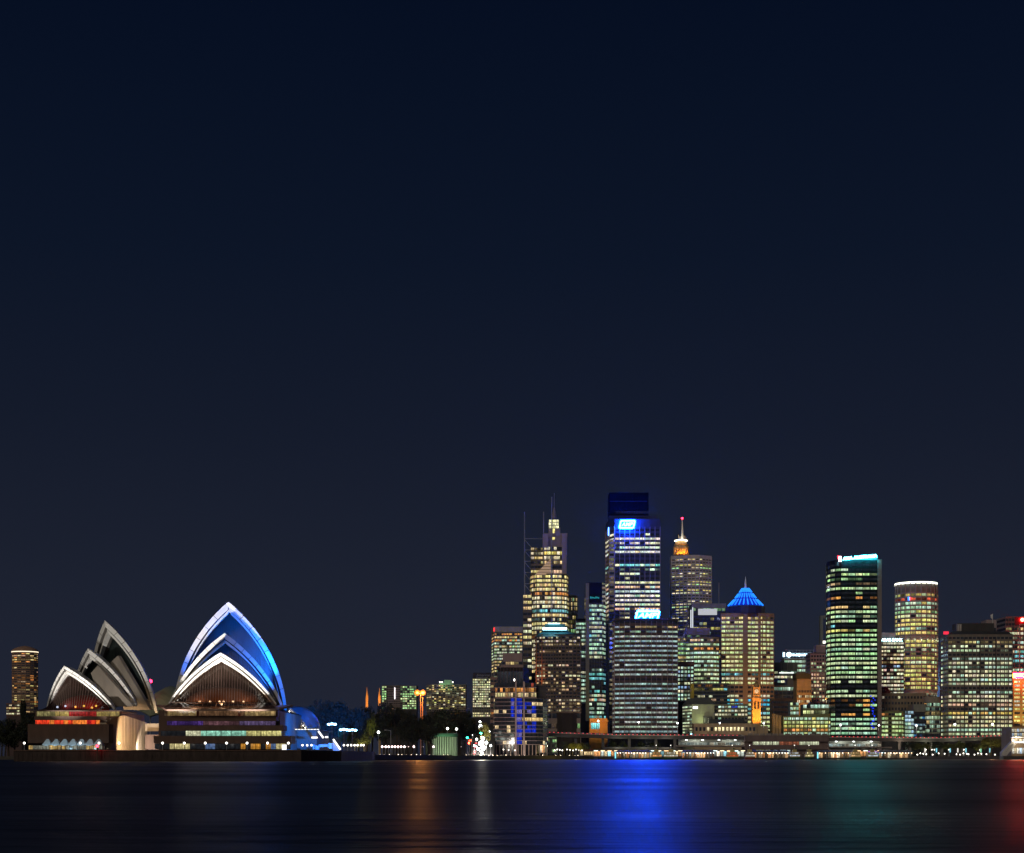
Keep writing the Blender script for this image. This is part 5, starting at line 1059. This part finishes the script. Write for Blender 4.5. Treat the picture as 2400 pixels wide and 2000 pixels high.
point('sodium light', P(986, 1627, D - 9), 60000, (1, .36, .07), 1.5)
r = empty('lamp_post', (X(916, 905), 905, LAND), 'thin unlit lamp post with a short arm in the garden row', 'lamp post'); ro = Vector((X(916, 905), 905, LAND))
bar('post', P(916, 1776, 905) + Vector((0, 0, 1.2)), P(916, 1713, 905), .13, steel, r, ro); bar('arm', P(916, 1713, 905), P(904, 1711, 905), .11, steel, r, ro); box('lamp_head', (X(901, 905), X(906, 905), 904.8, 905.3, Z(1712.2, 905), Z(1710.8, 905)), conc, r, ro)
# viaduct masts
for px, y, D in ((1402, 1690, 1384), (1497, 1693, 1384), (1588, 1695, 1384), (1687, 1695, 1384), (1790, 1695, 1384), (1970, 1699, 1384), (2060, 1700, 1384), (2148, 1701, 1384)):
    lamp(px, y, D, Z(1722, D), 'tall white lamp post standing on the viaduct', 'viaduct lamp posts', 'star', 1.3, 'viaduct_lamp', 1.2)
    point('street lamp light', P(px, y - 1, D - 1.5), 1800, (1, .93, .8), .6)
for px in (2238, 2326, 1620): lamp(px, 1698 if px > 2000 else 1722, 1386, Z(1726, 1386), 'white road lamp before the grey quay tower' if px > 2000 else 'blue-white lamp on the viaduct below the pale blank wall', 'grey tower road lamps' if px > 2000 else None, 'star' if px > 2000 else 'blue', 1.7, 'road_lamp')
# lights set in the promenade edge
EDGE = glow('kerb light', (1, .80, .55), 6)
LED = lathe('tmp', [(.02, -.35), (.4, 0), (.02, .35)], EDGE, None, n=6).data; bpy.data.objects.remove(bpy.data.objects['tmp'])
prom = prism('promenade', [(X(874, 884), 884), (X(1010, 998), 998), (X(1150, 1118), 1118), (X(1390, 1288), 1288), (X(1390, 1288), 1296), (X(1150, 1118), 1128), (X(1010, 998), 1008), (X(874, 884), 894)], .5, LAND + .5, mat('promenade kerb stone', (.10, .075, .065), .8)); tag(prom, kind='structure')
for i in range(46):
    px = 890 + 10.6 * i + R.uniform(-2, 2); D = 884 + (px - 874) * (1118 - 884) / 276 if px < 1150 else 1118 + (px - 1150) * 170 / 240
    ob('edge_light', LED, prom, (X(px, D), D - .5, LAND + .3 + R.uniform(-.1, .2)), scale=(R.uniform(.6, 1.4),) * 3)
# ================================================================ things at the opera house
for i in range(7):
    px = 104 + 20 * i; D = 668; r = empty('marquee', (X(px + 8, D), D, BW), 'peaked blue-white tent before the small hall', 'marquee', 'marquee tents'); ro = Vector((X(px + 8, D), D, BW)); z0_, z1_ = Z(1746, D) - BW, Z(1732.5, D) - BW
    ob('canopy', mesh('canopy', [(-1.9, -2, z0_), (1.9, -2, z0_), (1.9, 2, z0_), (-1.9, 2, z0_), (-.5, 0, z1_), (.5, 0, z1_), (0, -2, z0_ - .5)], [(0, 1, 5, 4), (1, 2, 5), (2, 3, 4, 5), (3, 0, 4), (0, 6, 1)], mat('marquee canvas', (.62, .72, .78))), r)
    for a in (-1.8, 1.8):
        for b in (-1.9, 1.9): bar('pole', (a, b, 0), (a, b, z0_), .06, steel, r, n=5)
    if i in (1, 4): spot('marquee light', (ro.x, D - 8, BW + .6), (ro.x, D, BW + z1_), 900, (.45, .80, 1), 120)
bar_ = empty('bar_kiosk', (X(170, 675), 675, BW), 'long low bar lit amber behind the marquee tents', 'kiosk'); ro = Vector((X(170, 675), 675, BW))
box('counter', (X(66, 675), X(246, 675), 675, 677, BW, Z(1749, 675)), granite, bar_, ro)
for i in range(18): put_window(bar_, ro, (X(72 + 9.6 * i, 675), 674.8), Z(1752, 675), 0, 1.5, 1.6, (.55, .38, .14) if R.random() < .6 else (.2, .2, .16), 'bar_panel')
r = empty('channel_marker', (X(228, 652), 652, -2), 'small post with a red light standing at the sea wall', 'navigation light'); bar('pile', (0, 0, 0), (0, 0, Z(1752, 652) + 2), .3, granite, r); RB = BULB.copy(); RB.materials[0] = glow('red marker', (1, .01, .02), 30); ob('red_light', RB, r, (0, 0, Z(1749, 652) + 2), scale=(1.2, 1.2, 1.2))
r = empty('beacon_mast', (X(352, 815), 815, LAND), 'red beacon on a mast between the two sail-roofed halls', 'beacon'); bar('mast', (0, 0, 0), (0, 0, Z(1600, 815) - LAND), .25, steel, r); RB2 = RB.copy(); RB2.materials[0] = glow('red beacon strong', (1, .015, .05), 14); ob('red_light', RB2, r, (0, 0, Z(1597, 815) - LAND), scale=(2.4, 1.5, 2.0))
r = empty('lit_kiosk', (X(665.5, 664), 664, BW), 'white glowing ticket kiosk at the corner of the large hall', 'kiosk'); ro = Vector((X(665.5, 664), 664, BW)); box('light_box', (X(661, 664), X(670, 664), 664, 666, BW + .3, Z(1745.5, 664)), glow('kiosk light', (.95, .92, .90), 1.6), r, ro); box('plinth', (X(660, 664), X(671, 664), 663.6, 666.4, BW, BW + .28), dark, r, ro); box('roof', (X(660, 664), X(671, 664), 663.6, 666.4, Z(1745.4, 664), Z(1744.4, 664)), dark, r, ro)
LT = glow('white tube light', (1, .96, .88), 2.2)
r = empty('entrance_steps', (X(760, 730), 730, BW), 'white lit stair and canopy structure beside the blue flank', 'stairs'); ro = Vector((X(760, 730), 730, BW)); D = 730
for a, b in (((746, 1714), (758, 1730)), ((781, 1733), (798, 1757)), ((730, 1729), (744, 1729)), ((762, 1728), (769, 1728))): bar('handrail_light', P(*a, D), P(*b, D), .42, LT, r, ro)
for a, b, y0, y1 in ((733, 736, 1745, 1757), (739, 748, 1748, 1757), (748.5, 768, 1745, 1751), (770, 778, 1742, 1755)): box('lit_canopy', (X(a, D), X(b, D), D, D + 2, max(BW, Z(y1, D)), Z(y0, D)), mat('lit canopy white', (.8, .8, .78)), r, ro)
for i in range(9): box('step', (X(781 + 1.9 * i, D + 3), X(783 + 1.9 * i, D + 3) - .02, D + 1, D + 6, BW, BW + .5 * (9 - i)), sandl, r, ro)
spot('stair light', P(756, 1757, D - 20), P(756, 1748, D), 700, (1, .95, .85), 70)
for i in range(8):
    box('terrace_light', (X(692 + 7.2 * i, 747), X(697 + 7.2 * i, 747), 746.5, 747, Z(1710.6, 747), Z(1709.2, 747)), LT, pc, o1)
# rotunda with pale columns
D = 1035; r = empty('rotunda', (X(1041, D), D + 9, LAND), 'green-lit round garden pavilion with pale columns', 'pavilion'); rm = 30 * D / F
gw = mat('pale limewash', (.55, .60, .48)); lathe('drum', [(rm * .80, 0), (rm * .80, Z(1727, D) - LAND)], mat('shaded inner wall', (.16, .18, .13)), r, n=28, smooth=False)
lathe('roof', [(rm * .9, Z(1727, D) - LAND), (rm * 1.05, Z(1726, D) - LAND), (rm * 1.05, Z(1720, D) - LAND), (rm * .8, Z(1718.5, D) - LAND)], mat('green roof band', (.10, .26, .17)), r, n=28)
for i in range(16): a = math.pi * (i + .5) / 16; bar('column', (-rm * .97 * math.cos(a), -rm * .97 * math.sin(a), 0), (-rm * .97 * math.cos(a), -rm * .97 * math.sin(a), Z(1727, D) - LAND), .38, gw, r, n=8)
for px in (1020, 1041, 1062): spot('rotunda light', P(px, 1764, D - 16), P(px, 1740, D), 3600, (.72, 1, .62), 90)
# blazing street canyon: traffic and lights
CARB = None
def car_mesh(col, nm):
    prof = [(-2.2, .35), (-2.25, .75), (-1.5, .95), (-.9, 1.42), (.7, 1.45), (1.35, .98), (2.15, .82), (2.2, .35)]
    n = len(prof); v = [(x, y, z) for y in (-.85, .85) for x, z in prof]
    f = [tuple(range(n)), tuple(range(2 * n - 1, n - 1, -1))] + [(i, (i + 1) % n, n + (i + 1) % n, n + i)[::-1] for i in range(n)]
    return mesh('body', v, f, mat(nm, col, .25, .2, var=.05))
CARS = [car_mesh((.25, .25, .26), 'silver car paint'), car_mesh((.03, .03, .035), 'black car paint'), car_mesh((.5, .5, .5), 'white car paint'), car_mesh((.22, .03, .03), 'red car paint')]
WHL = mesh('wheel', [(.32 * math.cos(i * .785), y, .32 * math.sin(i * .785)) for y in (-.1, .1) for i in range(8)], [(i, (i + 1) % 8, 8 + (i + 1) % 8, 8 + i) for i in range(8)] + [tuple(range(8))[::-1], tuple(range(8, 16))], dark)
TLM = mesh('tail_light', boxv(-2.40, -1.55, -.9, .9, .62, .98), BOXF, glow('tail light', (1, .06, .08), 2.4)); HLM = mesh('headlight', boxv(2.2, 2.3, -.85, .85, .45, .95), BOXF, glow('headlight', (1, .96, .88), 25))
def car(loc, rz, label, group, head=False, k=None, wheels=True):
    r = empty('car', loc, label, 'car', group, rz); ob('body', CARS[R.randrange(4) if k is None else k], r); ob('tail_light', TLM, r)
    for a in (-1.35, 1.4) if wheels else ():
        for b in (-.8, .8): ob('wheel', WHL, r, (a, b, .33))
    if head: ob('headlight', HLM, r)
    return r
st = empty('street_canyon_ramp', (X(1128, 1160), 1160, LAND), 'short sloping street climbing between gardens and the slim block', 'street'); st['kind'] = 'structure'; del st['category']
ob('road', mesh('road', [(-9, -30, .05), (9, -30, .05), (10, 130, 26), (-8, 130, 26), (-9, -30, -1), (9, -30, -1), (10, 130, -1), (-8, 130, -1)], [(0, 1, 2, 3), (4, 7, 6, 5), (0, 4, 5, 1), (1, 5, 6, 2), (2, 6, 7, 3), (3, 7, 4, 0)], asphalt), st)
def onroad(px, t): return Vector((X(px, 1130 + 160 * t), 1130 + 160 * t, LAND + .05 + 26 * t))
for i, (px, t) in enumerate(((1127, .0), (1131, .05), (1128, .11), (1132, .16), (1129, .22), (1132, .28), (1129, .35), (1131, .42), (1128, .52), (1129, .62), (1126, .74), (1126, .86))):
    c = car(onroad(px, t), math.radians(-90), 'car with white headlights on the steep street', 'cars on the street', True)
    c.rotation_euler = (0, math.radians(9), math.radians(-90))
for i, (px, t) in enumerate(((1113, .1), (1114, .22), (1116, .35), (1112, .04))):
    c = car(onroad(px, t), math.radians(90), 'car with red tail lights climbing the steep street', 'cars climbing the street'); c.rotation_euler = (0, math.radians(-9), math.radians(90))
for px, py, t, s in ((1127, 1703, .55, 3.0), (1131, 1729, .15, 3.4), (1125, 1692, .8, 1.6), (1146, 1715, .3, 1.8), (1106, 1722, .25, 1.6), (1140, 1741, .02, 2.2), (1127, 1743, .05, 3.6), (1121, 1756, .0, 2.0), (1117, 1733, .2, 1.6), (1133, 1753, .03, 3.0), (1150, 1748, .03, 1.5), (1112, 1748, .05, 1.4), (1136, 1722, .3, 1.5)):  # some lamps added, globes enlarged to stand in for overexposed glare
    lamp(px, py, 1130 + 160 * t, LAND + 26 * t, 'white street light enlarged for glare on the steep street', 'steep street lights', 'star', s, 'street_light')
point('street glow', P(1130, 1735, 1125), 40000, (1, .92, .8), 1.5)
for px, py, col, lb in ((1128, 1718.5, (.02, 1, .55), 'green traffic light at the top of the steep street'), (1095, 1730, (.02, 1, .5), 'green traffic light left of the steep street'), (1100, 1742, (1, .05, .02), 'red traffic light at the foot of the steep street'), (1102, 1736, (1, .06, .02), 'upper red traffic light by the steep street')):
    D = 1128; r = empty('traffic_light', (X(px, D), D, LAND), lb, 'traffic light', 'traffic lights'); zz = Z(py, D) - LAND
    bar('pole', (0, 0, 0), (0, 0, zz), .12, dark, r, n=5); box('housing', (-.5, .5, .0, .5, zz - 1, zz + 1.2), dark, r); b_ = BULB.copy(); b_.materials[0] = glow('signal %s' % ('green' if col[0] < .5 else 'red'), col, 40); ob('signal', b_, r, (0, -.4, zz), scale=(1.6, 1, 1.6))
# ================================================================ viaduct, station and wharves
D = 1378; r = empty('viaduct', (X(1800, D), D, LAND), 'long dark two-level viaduct crossing the whole quay', 'viaduct'); VO = Vector((X(1800, D), D, LAND))
vd = mat('dark viaduct concrete', (.10, .085, .085))
def ramp(nm, xa, ya, xb, yb, th, d0, d1, m):
    v = []
    for dd in (d0, d1):
        v += [P(xa, ya + th, D) + Vector((0, dd, 0)), P(xb, yb + th, D) + Vector((0, dd, 0)), P(xb, yb, D) + Vector((0, dd, 0)), P(xa, ya, D) + Vector((0, dd, 0))]
    return ob(nm, mesh(nm, [p - VO for p in v], [(0, 1, 2, 3), (7, 6, 5, 4), (0, 4, 5, 1), (1, 5, 6, 2), (2, 6, 7, 3), (3, 7, 4, 0)], m), r)
segs = [(1281, 1718.5, 1440, 1724), (1440.1, 1724, 1745, 1726), (1942, 1729, 2200, 1731.5), (2200.1, 1731.5, 2372, 1726)]
for xa, ya, xb, yb in segs:
    ramp('deck', xa, ya, xb, yb, 7.5, 0, 16, vd); ramp('parapet', xa, ya - 1.6, xb, yb - 1.6, 1.6, -.3, 0, conc)
ramp('rail_deck', 1415, 1751, 1600, 1752, 5, 1, 14, vd); ramp('rail_deck', 1585, 1747.5, 1745, 1748, 3, -1, 14, mat('station slab', (.22, .18, .17))); ramp('rail_deck', 1942, 1750.5, 2090, 1751, 3, -1, 14, MATS['station slab'])
for px in (1291, 1350, 1414, 1476, 1538, 1583, 2110, 2135, 2172, 2210, 2260): box('pier', (X(px - 3, D), X(px + 3, D), D + 3, D + 8, LAND, Z(1731, D)), vd, r, VO)
# queued traffic on the deck
for i in range(112):
    px = 1284 + i * 9.75
    if 1738 < px < 1948: continue
    for a, ya, b, yb in segs:
        if a <= px <= b: yy = ya + (yb - ya) * (px - a) / (b - a)
    if px < 2368:
        for q in (0, 1): car(P(px + 4.8 * q, yy, D + 4 + 4 * q) + Vector((0, 0, .02)), 0, 'small car with red tail lights queued on the viaduct', 'cars queued on the viaduct', wheels=False)
# station
D = 1376; sr = empty('railway_station', (X(1845, D), D, LAND), 'brown station building with a strip of lit office windows in the viaduct', 'station'); ro = Vector((X(1845, D), D, LAND)); sb = mat('brown station tile', (.20, .145, .14))
for y0, y1, dd in ((1724, 1738.5, -2), (1746.5, 1757, -2), (1757, 1775, 1)): box('wall', (X(1745, D), X(1942, D), D + dd, D + 18, max(LAND, Z(y1, D)) + .01, Z(y0, D)), sb, sr, ro)
box('window_recess', (X(1745, D), X(1942, D), D + .5, D + 18, Z(1746.5, D) + .02, Z(1738.5, D) - .02), sb, sr, ro)
for i in range(10): put_window(sr, ro, (X(1772 + 15.6 * i, D), D + .3), Z(1742.5, D), 0, 5.2, 2.8, (.62, .66, .46) if i < 4 or i > 6 else (.25, .09, .05))
for i in range(13): box('roof_railing_panel', (X(1752 + 14.5 * i, D), X(1764 + 14.5 * i, D), D - 1.5, D - 1.3, Z(1724, D) + .01, Z(1719.5, D)), mat('pale railing', (.32, .28, .25)), sr, ro)
for i, (a, b) in enumerate(((1814, 1822), (1829, 1842), (1845, 1852), (1858, 1862), (1795, 1806), (1772, 1790))): put_window(sr, ro, ((X(a, D) + X(b, D)) / 2, D + .8), Z(1763, D), 0, X(b, D) - X(a, D), 3.6, (.8, 1, .95) if i < 4 else (.8, .8, .4))
def platform(x0, x1, y0, y1, label):
    D = 1377; r = empty('station_platform', (X((x0 + x1) / 2, D), D, Z(y1 + 2, D)), label, 'platform', 'station platforms'); o = Vector(r.location); n = int((x1 - x0) / 9)
    box('back_wall', (X(x0, D), X(x1, D), D + 8, D + 9, Z(y1, D), Z(y0, D)), mat('platform tile', (.5, .48, .42)), r, o)
    for i in range(n): put_window(r, o, (X(x0 + (i + .5) * (x1 - x0) / n, D), D + .2), Z(y1 - (y1 - y0) * .25, D), 0, 3.1, (y1 - y0) * .45 * D / F, jit(R.choice(((.8, .9, .8), (.9, .8, .6), (.7, .9, .9))), .12, .5), 'glass_panel')
    for i in range(max(2, n // 4)): box('ceiling_light', (X(x0 + (i + .4) * (x1 - x0) / (n // 4), D), X(x0 + (i + .4) * (x1 - x0) / (n // 4) + 4, D), D + 2, D + 3, Z(y0 + 2, D), Z(y0 + .6, D)), glow('platform tube', (.92, 1, .95), 9), r, o)
    for i in range(2): point('platform light', P(x0 + (x1 - x0) * (.25 + .5 * i), y0 + 4, D + 3), 900, (.9, 1, .9), .6)
platform(1592, 1745, 1733.5, 1747, 'glazed lit platform left of the brown station building'); platform(1943, 2066, 1737, 1750, 'glazed lit platform right of the brown station building')
# quay-side shops under the viaduct
for k, (x0, x1, lb) in enumerate(((1360, 1440, 'dim shop row below the left part of the viaduct'), (1440, 1590, 'shop row under the viaduct behind the left wharf'), (1590, 1745, 'shop row under the lit platform'), (1942, 2090, 'shop row with a purple sign under the right platform'))):
    D = 1372; r = empty('shop_row', (X((x0 + x1) / 2, D), D, LAND), lb, 'shops', 'quay shops'); o = Vector(r.location); n = int((x1 - x0) / 8)
    box('wall', (X(x0, D), X(x1, D) - .05, D + 2, D + 6, LAND, Z(1757, D)), mat('shop wall', (.12, .10, .09)), r, o)
    for i in range(n):
        c = R.choice(((1, .78, .45), (1, .9, .7), (.9, 1, .9), (1, .5, .2), (.4, .8, .9))); s = R.uniform(.3, 1.5)
        put_window(r, o, (X(x0 + (i + .5) * (x1 - x0) / n, D), D + 1.8), Z(1767, D), 0, 2.5, 4.4, tuple(q * s for q in c), 'shopfront')
        if i % 2 == 0: box('awning_light', (X(x0 + i * (x1 - x0) / n, D), X(x0 + (i + 1.2) * (x1 - x0) / n, D), D + .6, D + 1, Z(1760.6, D), Z(1759.4, D)), glow('shop sign %d' % (i % 3), ((1, .8, .5), (.8, 1, .9), (1, .6, .3))[i % 3], 3, False), r, o)
    if k == 3: box('purple_sign', (X(2036, D), X(2064, D), D + .2, D + .5, Z(1764, D), Z(1761.6, D)), glow('purple sign', (.55, .06, .9), 2.5), r, o)
# ferry wharves
WH = [(1444, 1530, 'leftmost ferry wharf with a cyan-lit end'), (1600, 1676, 'dark-roofed ferry wharf with bright interior left of the red-lit ferry'), (1762, 1850, 'ferry wharf directly below the station windows'), (1918, 2012, 'ferry wharf with a pale lit shelter and cyan lamp'), (2064, 2140, 'rightmost ferry wharf with a rounded glowing end')]
wr = mat('wharf roof', (.14, .13, .14)); pont = mat('pontoon steel', (.05, .05, .055))
for k, (x0, x1, lb) in enumerate(WH):
    D = 1300; r = empty('ferry_wharf', (X((x0 + x1) / 2, D), D, 0), lb, 'wharf', 'ferry wharves'); o = Vector(r.location); n = int((x1 - x0) / 6.5)
    box('pontoon', (X(x0 - 4, D), X(x1 + 3, D), D, D + 36, -.8, .9), pont, r, o); box('roof', (X(x0 - 2, D), X(x1 + 2, D), D - 1, D + 34, Z(1763.5, D), Z(1761.8, D)), wr, r, o)
    v = [P(x0, 1761.7, D + 2), P(x1, 1761.7, D + 2), P(x1 - 8, 1758.5, D + 14), P(x0 + 8, 1758.5, D + 14)]; v += [p + Vector((0, 14, 0)) for p in v]
    ob('roof_ridge', mesh('roof_ridge', [p - o for p in v], [(0, 1, 2, 3), (7, 6, 5, 4), (0, 4, 5, 1), (1, 5, 6, 2), (2, 6, 7, 3), (3, 7, 4, 0)], wr), r)
    for i in range(n + 1): bar('post', (X(x0 + i * (x1 - x0) / n, D), D + .6, .9), (X(x0 + i * (x1 - x0) / n, D), D + .6, Z(1763.5, D)), .16, dark if i % 3 else steel, r, o, n=5)
    for i in range(n):
        c = R.choice(((1, .66, .34), (1, .74, .44), (1, .48, .20), (1, .88, .62), (.8, .5, .25))); s = R.choice((.08, .2, .45, .7, 1.0, 1.5))
        put_window(r, o, (X(x0 + (i + .5) * (x1 - x0) / n, D), D + 6), Z(1770.5, D), 0, 2.0, 4.2, tuple(q * s for q in c), 'screen_panel')
        if R.random() < .7: ob('ceiling_lamp', WBULB if R.random() < .5 else BULB, r, P(x0 + (i + .5) * (x1 - x0) / n, 1765.2, D + 1.5) - o, scale=(.9, .9, .6))
    point('wharf light', P((x0 + x1) / 2, 1766, D + 3), 1400, (1, .78, .5), .8)
    if k in (0, 3): box('pylon', (X(x0 - 3, D), X(x0 - .5, D), D - 1, D, .9, Z(1763, D)), glow('cyan pylon', (.20, .75, .9), 1.5), r, o)
def ferry(px, wpx, label, D=1278, hull=(.03, .10, .06), top=(.62, .52, .22), glowc=(1, .75, .45)):
    L = wpx * D / F; r = empty('ferry', (X(px, D), D, 0), label, 'ferry', 'moored ferries')
    n = 10; v, f = [], []
    for z, k in ((-.6, .86), (1.9, 1.0)):
        for i in range(n): a = 2 * math.pi * i / n; v.append((L / 2 * k * math.copysign(abs(math.cos(a)) ** .6, math.cos(a)), 4.2 * k * math.sin(a), z))
    f = [(i, (i + 1) % n, n + (i + 1) % n, n + i) for i in range(n)] + [tuple(range(n, 2 * n))]
    ob('hull', mesh('hull', v, f, mat('ferry hull %.2f' % hull[1], hull, .4)), r); box('deckhouse', (-L * .40, L * .40, -3, 3, 1.9, 4.3), mat('ferry cream', top, .5), r); box('upper_deck', (-L * .30, L * .30, -2.6, 2.6, 4.31, 6.2), MATS['ferry cream'], r)
    box('wheelhouse', (-1.6, 1.6, -1.8, 1.8, 6.21, 8.2), MATS['ferry cream'], r); bar('funnel', (L * .12, 0, 6.2), (L * .12, 0, 9.2), .7, mat('ferry hull %.2f' % hull[1], hull, .4), r); bar('mast', (0, 0, 8.2), (0, 0, 11.5), .1, white, r, n=5)
    for i in range(7): put_window(r, (0, 0, 0), (-L * .34 + L * .113 * i, -3.05), 3.2, 0, L * .08, 1.1, jit(glowc, .5, 1.4), 'cabin_window')
    for i in range(4): put_window(r, (0, 0, 0), (-L * .2 + L * .135 * i, -2.65), 5.3, 0, L * .08, .9, jit(glowc, .3, 1.2), 'cabin_window')
    ob('mast_lamp', BULB, r, (0, 0, 11.6), scale=(.6, .6, .6)); return r
ferry(1538, 30, 'ferry with orange cabin lights moored right of the leftmost wharf', glowc=(1, .5, .2)); ferry(1716, 34, 'ferry with a red-lit bow left of the station', glowc=(1, .2, .08)); ferry(1757, 26, 'small white-lit ferry at the left end of the station wharf', glowc=(1, .95, .85), top=(.6, .6, .6), hull=(.3, .06, .05))
ferry(1862, 30, 'dark-hulled ferry moored right of the station wharf', glowc=(.8, .9, 1)); ferry(1896, 24, 'square yellow-topped ferry seen end-on below the station corner', glowc=(1, .9, .5)); ferry(2004, 30, 'ferry with warm stacked decks beside the cyan lamp', glowc=(1, .66, .34))
ferry(1572, 40, 'low dim ferry berthed between the two left wharves', glowc=(.9, .9, .8), top=(.3, .3, .3)); ferry(2044, 30, 'dim white ferry left of the rightmost wharf', glowc=(.8, .9, 1), top=(.5, .5, .5))
# pointed-roof pavilion on the east promenade
D = 1275; r = empty('wharf_pavilion', (X(1378, D), D, LAND), 'small wharf pavilion with a steep red-brown gable roof', 'pavilion'); o = Vector(r.location); s = D / F
box('hall', (X(1368, D), X(1389, D), D, D + 14, LAND, Z(1760, D)), mat('pavilion wall', (.30, .20, .15)), r, o); v = [P(1364, 1760, D - .6), P(1392, 1760, D - .6), P(1379, 1747, D - .6)]; v += [p + Vector((0, 15, 0)) for p in v]
ob('roof', mesh('roof', [p - o for p in v], [(0, 1, 2), (5, 4, 3), (0, 3, 4, 1), (1, 4, 5, 2), (2, 5, 3, 0)], mat('red tile roof', (.16, .06, .045))), r)
for i in range(4): put_window(r, o, (X(1371 + 5 * i, D), D - .1), Z(1766, D), 0, 1.2, 2.6, (1, .75, .4), 'lit_opening')
# escalator building at the right edge
D = 1262; r = empty('terminal_building', (X(2380, D), D, LAND), 'terminal building at the frame edge with a white enclosed stair', 'terminal'); o = Vector(r.location)
box('hall', (X(2374, D), X(2480, D), D + 4, D + 30, LAND, Z(1704, D)), mat('terminal stone', (.20, .14, .09)), r, o)
v = []
for yy in (D - 2, D + 3): v += [Vector((X(a, D), yy, Z(b, D))) for a, b in ((2346, 1772), (2357, 1772), (2379, 1746), (2377, 1738), (2370, 1738), (2346, 1764))]
ob('enclosed_stair', mesh('enclosed_stair', [p - o for p in v], [tuple(range(6)), tuple(range(11, 5, -1))] + [(i, (i + 1) % 6, 6 + (i + 1) % 6, 6 + i) for i in range(6)], mat('grey stair cladding', (.42, .40, .38))), r)
for i in range(6): box('porthole', (X(2356 + 3 * i, D), X(2357 + 3 * i, D), D - 2.2, D - 2, Z(1762 - 3.3 * i, D), Z(1761 - 3.3 * i, D)), dark, r, o)
lt_ = [(1, .85, .55), (1, .95, .8), (.7, .85, 1)]
for row, (y, n) in enumerate(((1712, 6), (1722, 6), (1736, 8), (1760, 8))):
    for i in range(n): put_window(r, o, (X(2378 + 6 * i, D), D + 3.8), Z(y, D), 0, 1.7, 2.4 if row < 3 else 4.6, jit(R.choice(lt_), .3, 1.4))
box('eave', (X(2371, D), X(2480, D), D - 1, D + 4, Z(1729.5, D), Z(1727.5, D)), white, r, o); point('terminal light', P(2385, 1734, D - 3), 5000, (1, .85, .6), 1); point('stair light', P(2350, 1752, D - 12), 350, (1, .95, .9), .8)
for i in range(10): lamp(2378 + 4 * i, 1740, D + 2, Z(1744, D), 'small white ceiling lamp of the terminal gallery', 'terminal gallery lamps', s=1.1, name='gallery_lamp')
# banners and mooring piles along the quay
for i, (px, c) in enumerate(((2166, 'white'), (2193, 'cyan'), (2225, 'cyan'), (2243, 'white'), (2262, 'cyan'), (2297, 'green'), (2318, 'cyan'))):
    D = 1333; r = empty('banner', (X(px, D), D, LAND), 'lit %s vertical banner on a pole among the right-hand quay trees' % c, 'banner', 'quay banners'); z0_ = Z(1764, D) - LAND
    bar('pole', (0, 0, 0), (0, 0, Z(1753, D) - LAND), .1, steel, r, n=5)
    box('cloth', (.15, 1.25, -.05, .05, z0_, Z(1754, D) - LAND), glow('banner ' + c, {'white': (1, .95, .85), 'cyan': (.25, .75, .9), 'green': (.25, .8, .5)}[c], .9, False), r)
for i in range(16):
    px = 1424 + 47 * i + R.uniform(-12, 12); D = 1284 + R.uniform(-4, 4); h = R.uniform(3.2, 5.2)
    r = empty('mooring_pile', (X(px, D), D, -2), 'timber mooring pile at the ferry wharves', 'pile', 'mooring piles'); bar('pile', (0, 0, 0), (0, 0, h + 2), .35, tree_bark, r, n=8, r2=.3); lathe('cap', [(.42, h + 2), (.42, h + 2.25), (.05, h + 2.6)], white, r, n=8)
ordinals('mooring piles'); ordinals('quay banners')
# unseen fill lights added under the viaduct, and light on the trees and promenade
for px, py, D, w_, c in ((1320, 1748, 1374, 1500, (.95, 1, .75)), (1450, 1744, 1374, 1500, (.9, 1, .7)), (1510, 1744, 1374, 1500, (.9, 1, .7)), (1562, 1744, 1374, 1500, (1, 1, .8)), (2112, 1746, 1374, 1800, (1, .85, .6)), (2170, 1748, 1374, 1800, (.9, 1, .7)), (2235, 1748, 1374, 1800, (.9, 1, .7)), (2290, 1748, 1374, 1800, (.9, 1, .6)), (1352, 1764, 1205, 4500, (1, .85, .2)), (2200, 1768, 1338, 2500, (1, .92, .7)), (2290, 1768, 1322, 2500, (1, .92, .6)), (2325, 1766, 1316, 3500, (1, .9, .35)), (852, 1754, 893, 3200, (1, .85, .35)), (868, 1712, 930, 1800, (.9, .9, .3)), (1134, 1742, 1140, 3000, (1, .75, .5)), (1230, 1764, 1192, 3000, (1, .8, .6))):
    point('promenade fill', P(px, py, D), w_, c, .8)
for g in ('dark garden trees', 'dark shoreline trees', 'trees under the viaduct', 'right quay trees', 'broadwalk globe lamps', 'corner globe lamps', 'garden promenade lamps', 'east promenade lamps', 'right quay lamps', 'right quay mast lamps',
          'viaduct lamp posts', 'grey tower road lamps', 'marquee tents', 'cars on the street', 'cars climbing the street', 'steep street lights', 'terminal gallery lamps'): ordinals(g)
# ================================================================ humid night air over the harbour
HZB = (-2700, 2700, -120, 2900, -5.0, 300.0)
hz = box('haze', HZB, None); tag(hz, kind='stuff')
hm = bpy.data.materials.new('humid air'); hm.use_nodes = True; t = hm.node_tree; t.nodes.clear()
vo = t.nodes.new('ShaderNodeOutputMaterial'); pv = t.nodes.new('ShaderNodeVolumePrincipled')
pv.inputs['Color'].default_value = (.9, .93, 1, 1); pv.inputs['Density'].default_value = .000006; pv.inputs['Anisotropy'].default_value = .9
t.links.new(pv.outputs[0], vo.inputs['Volume']); hz.data.materials.append(hm)
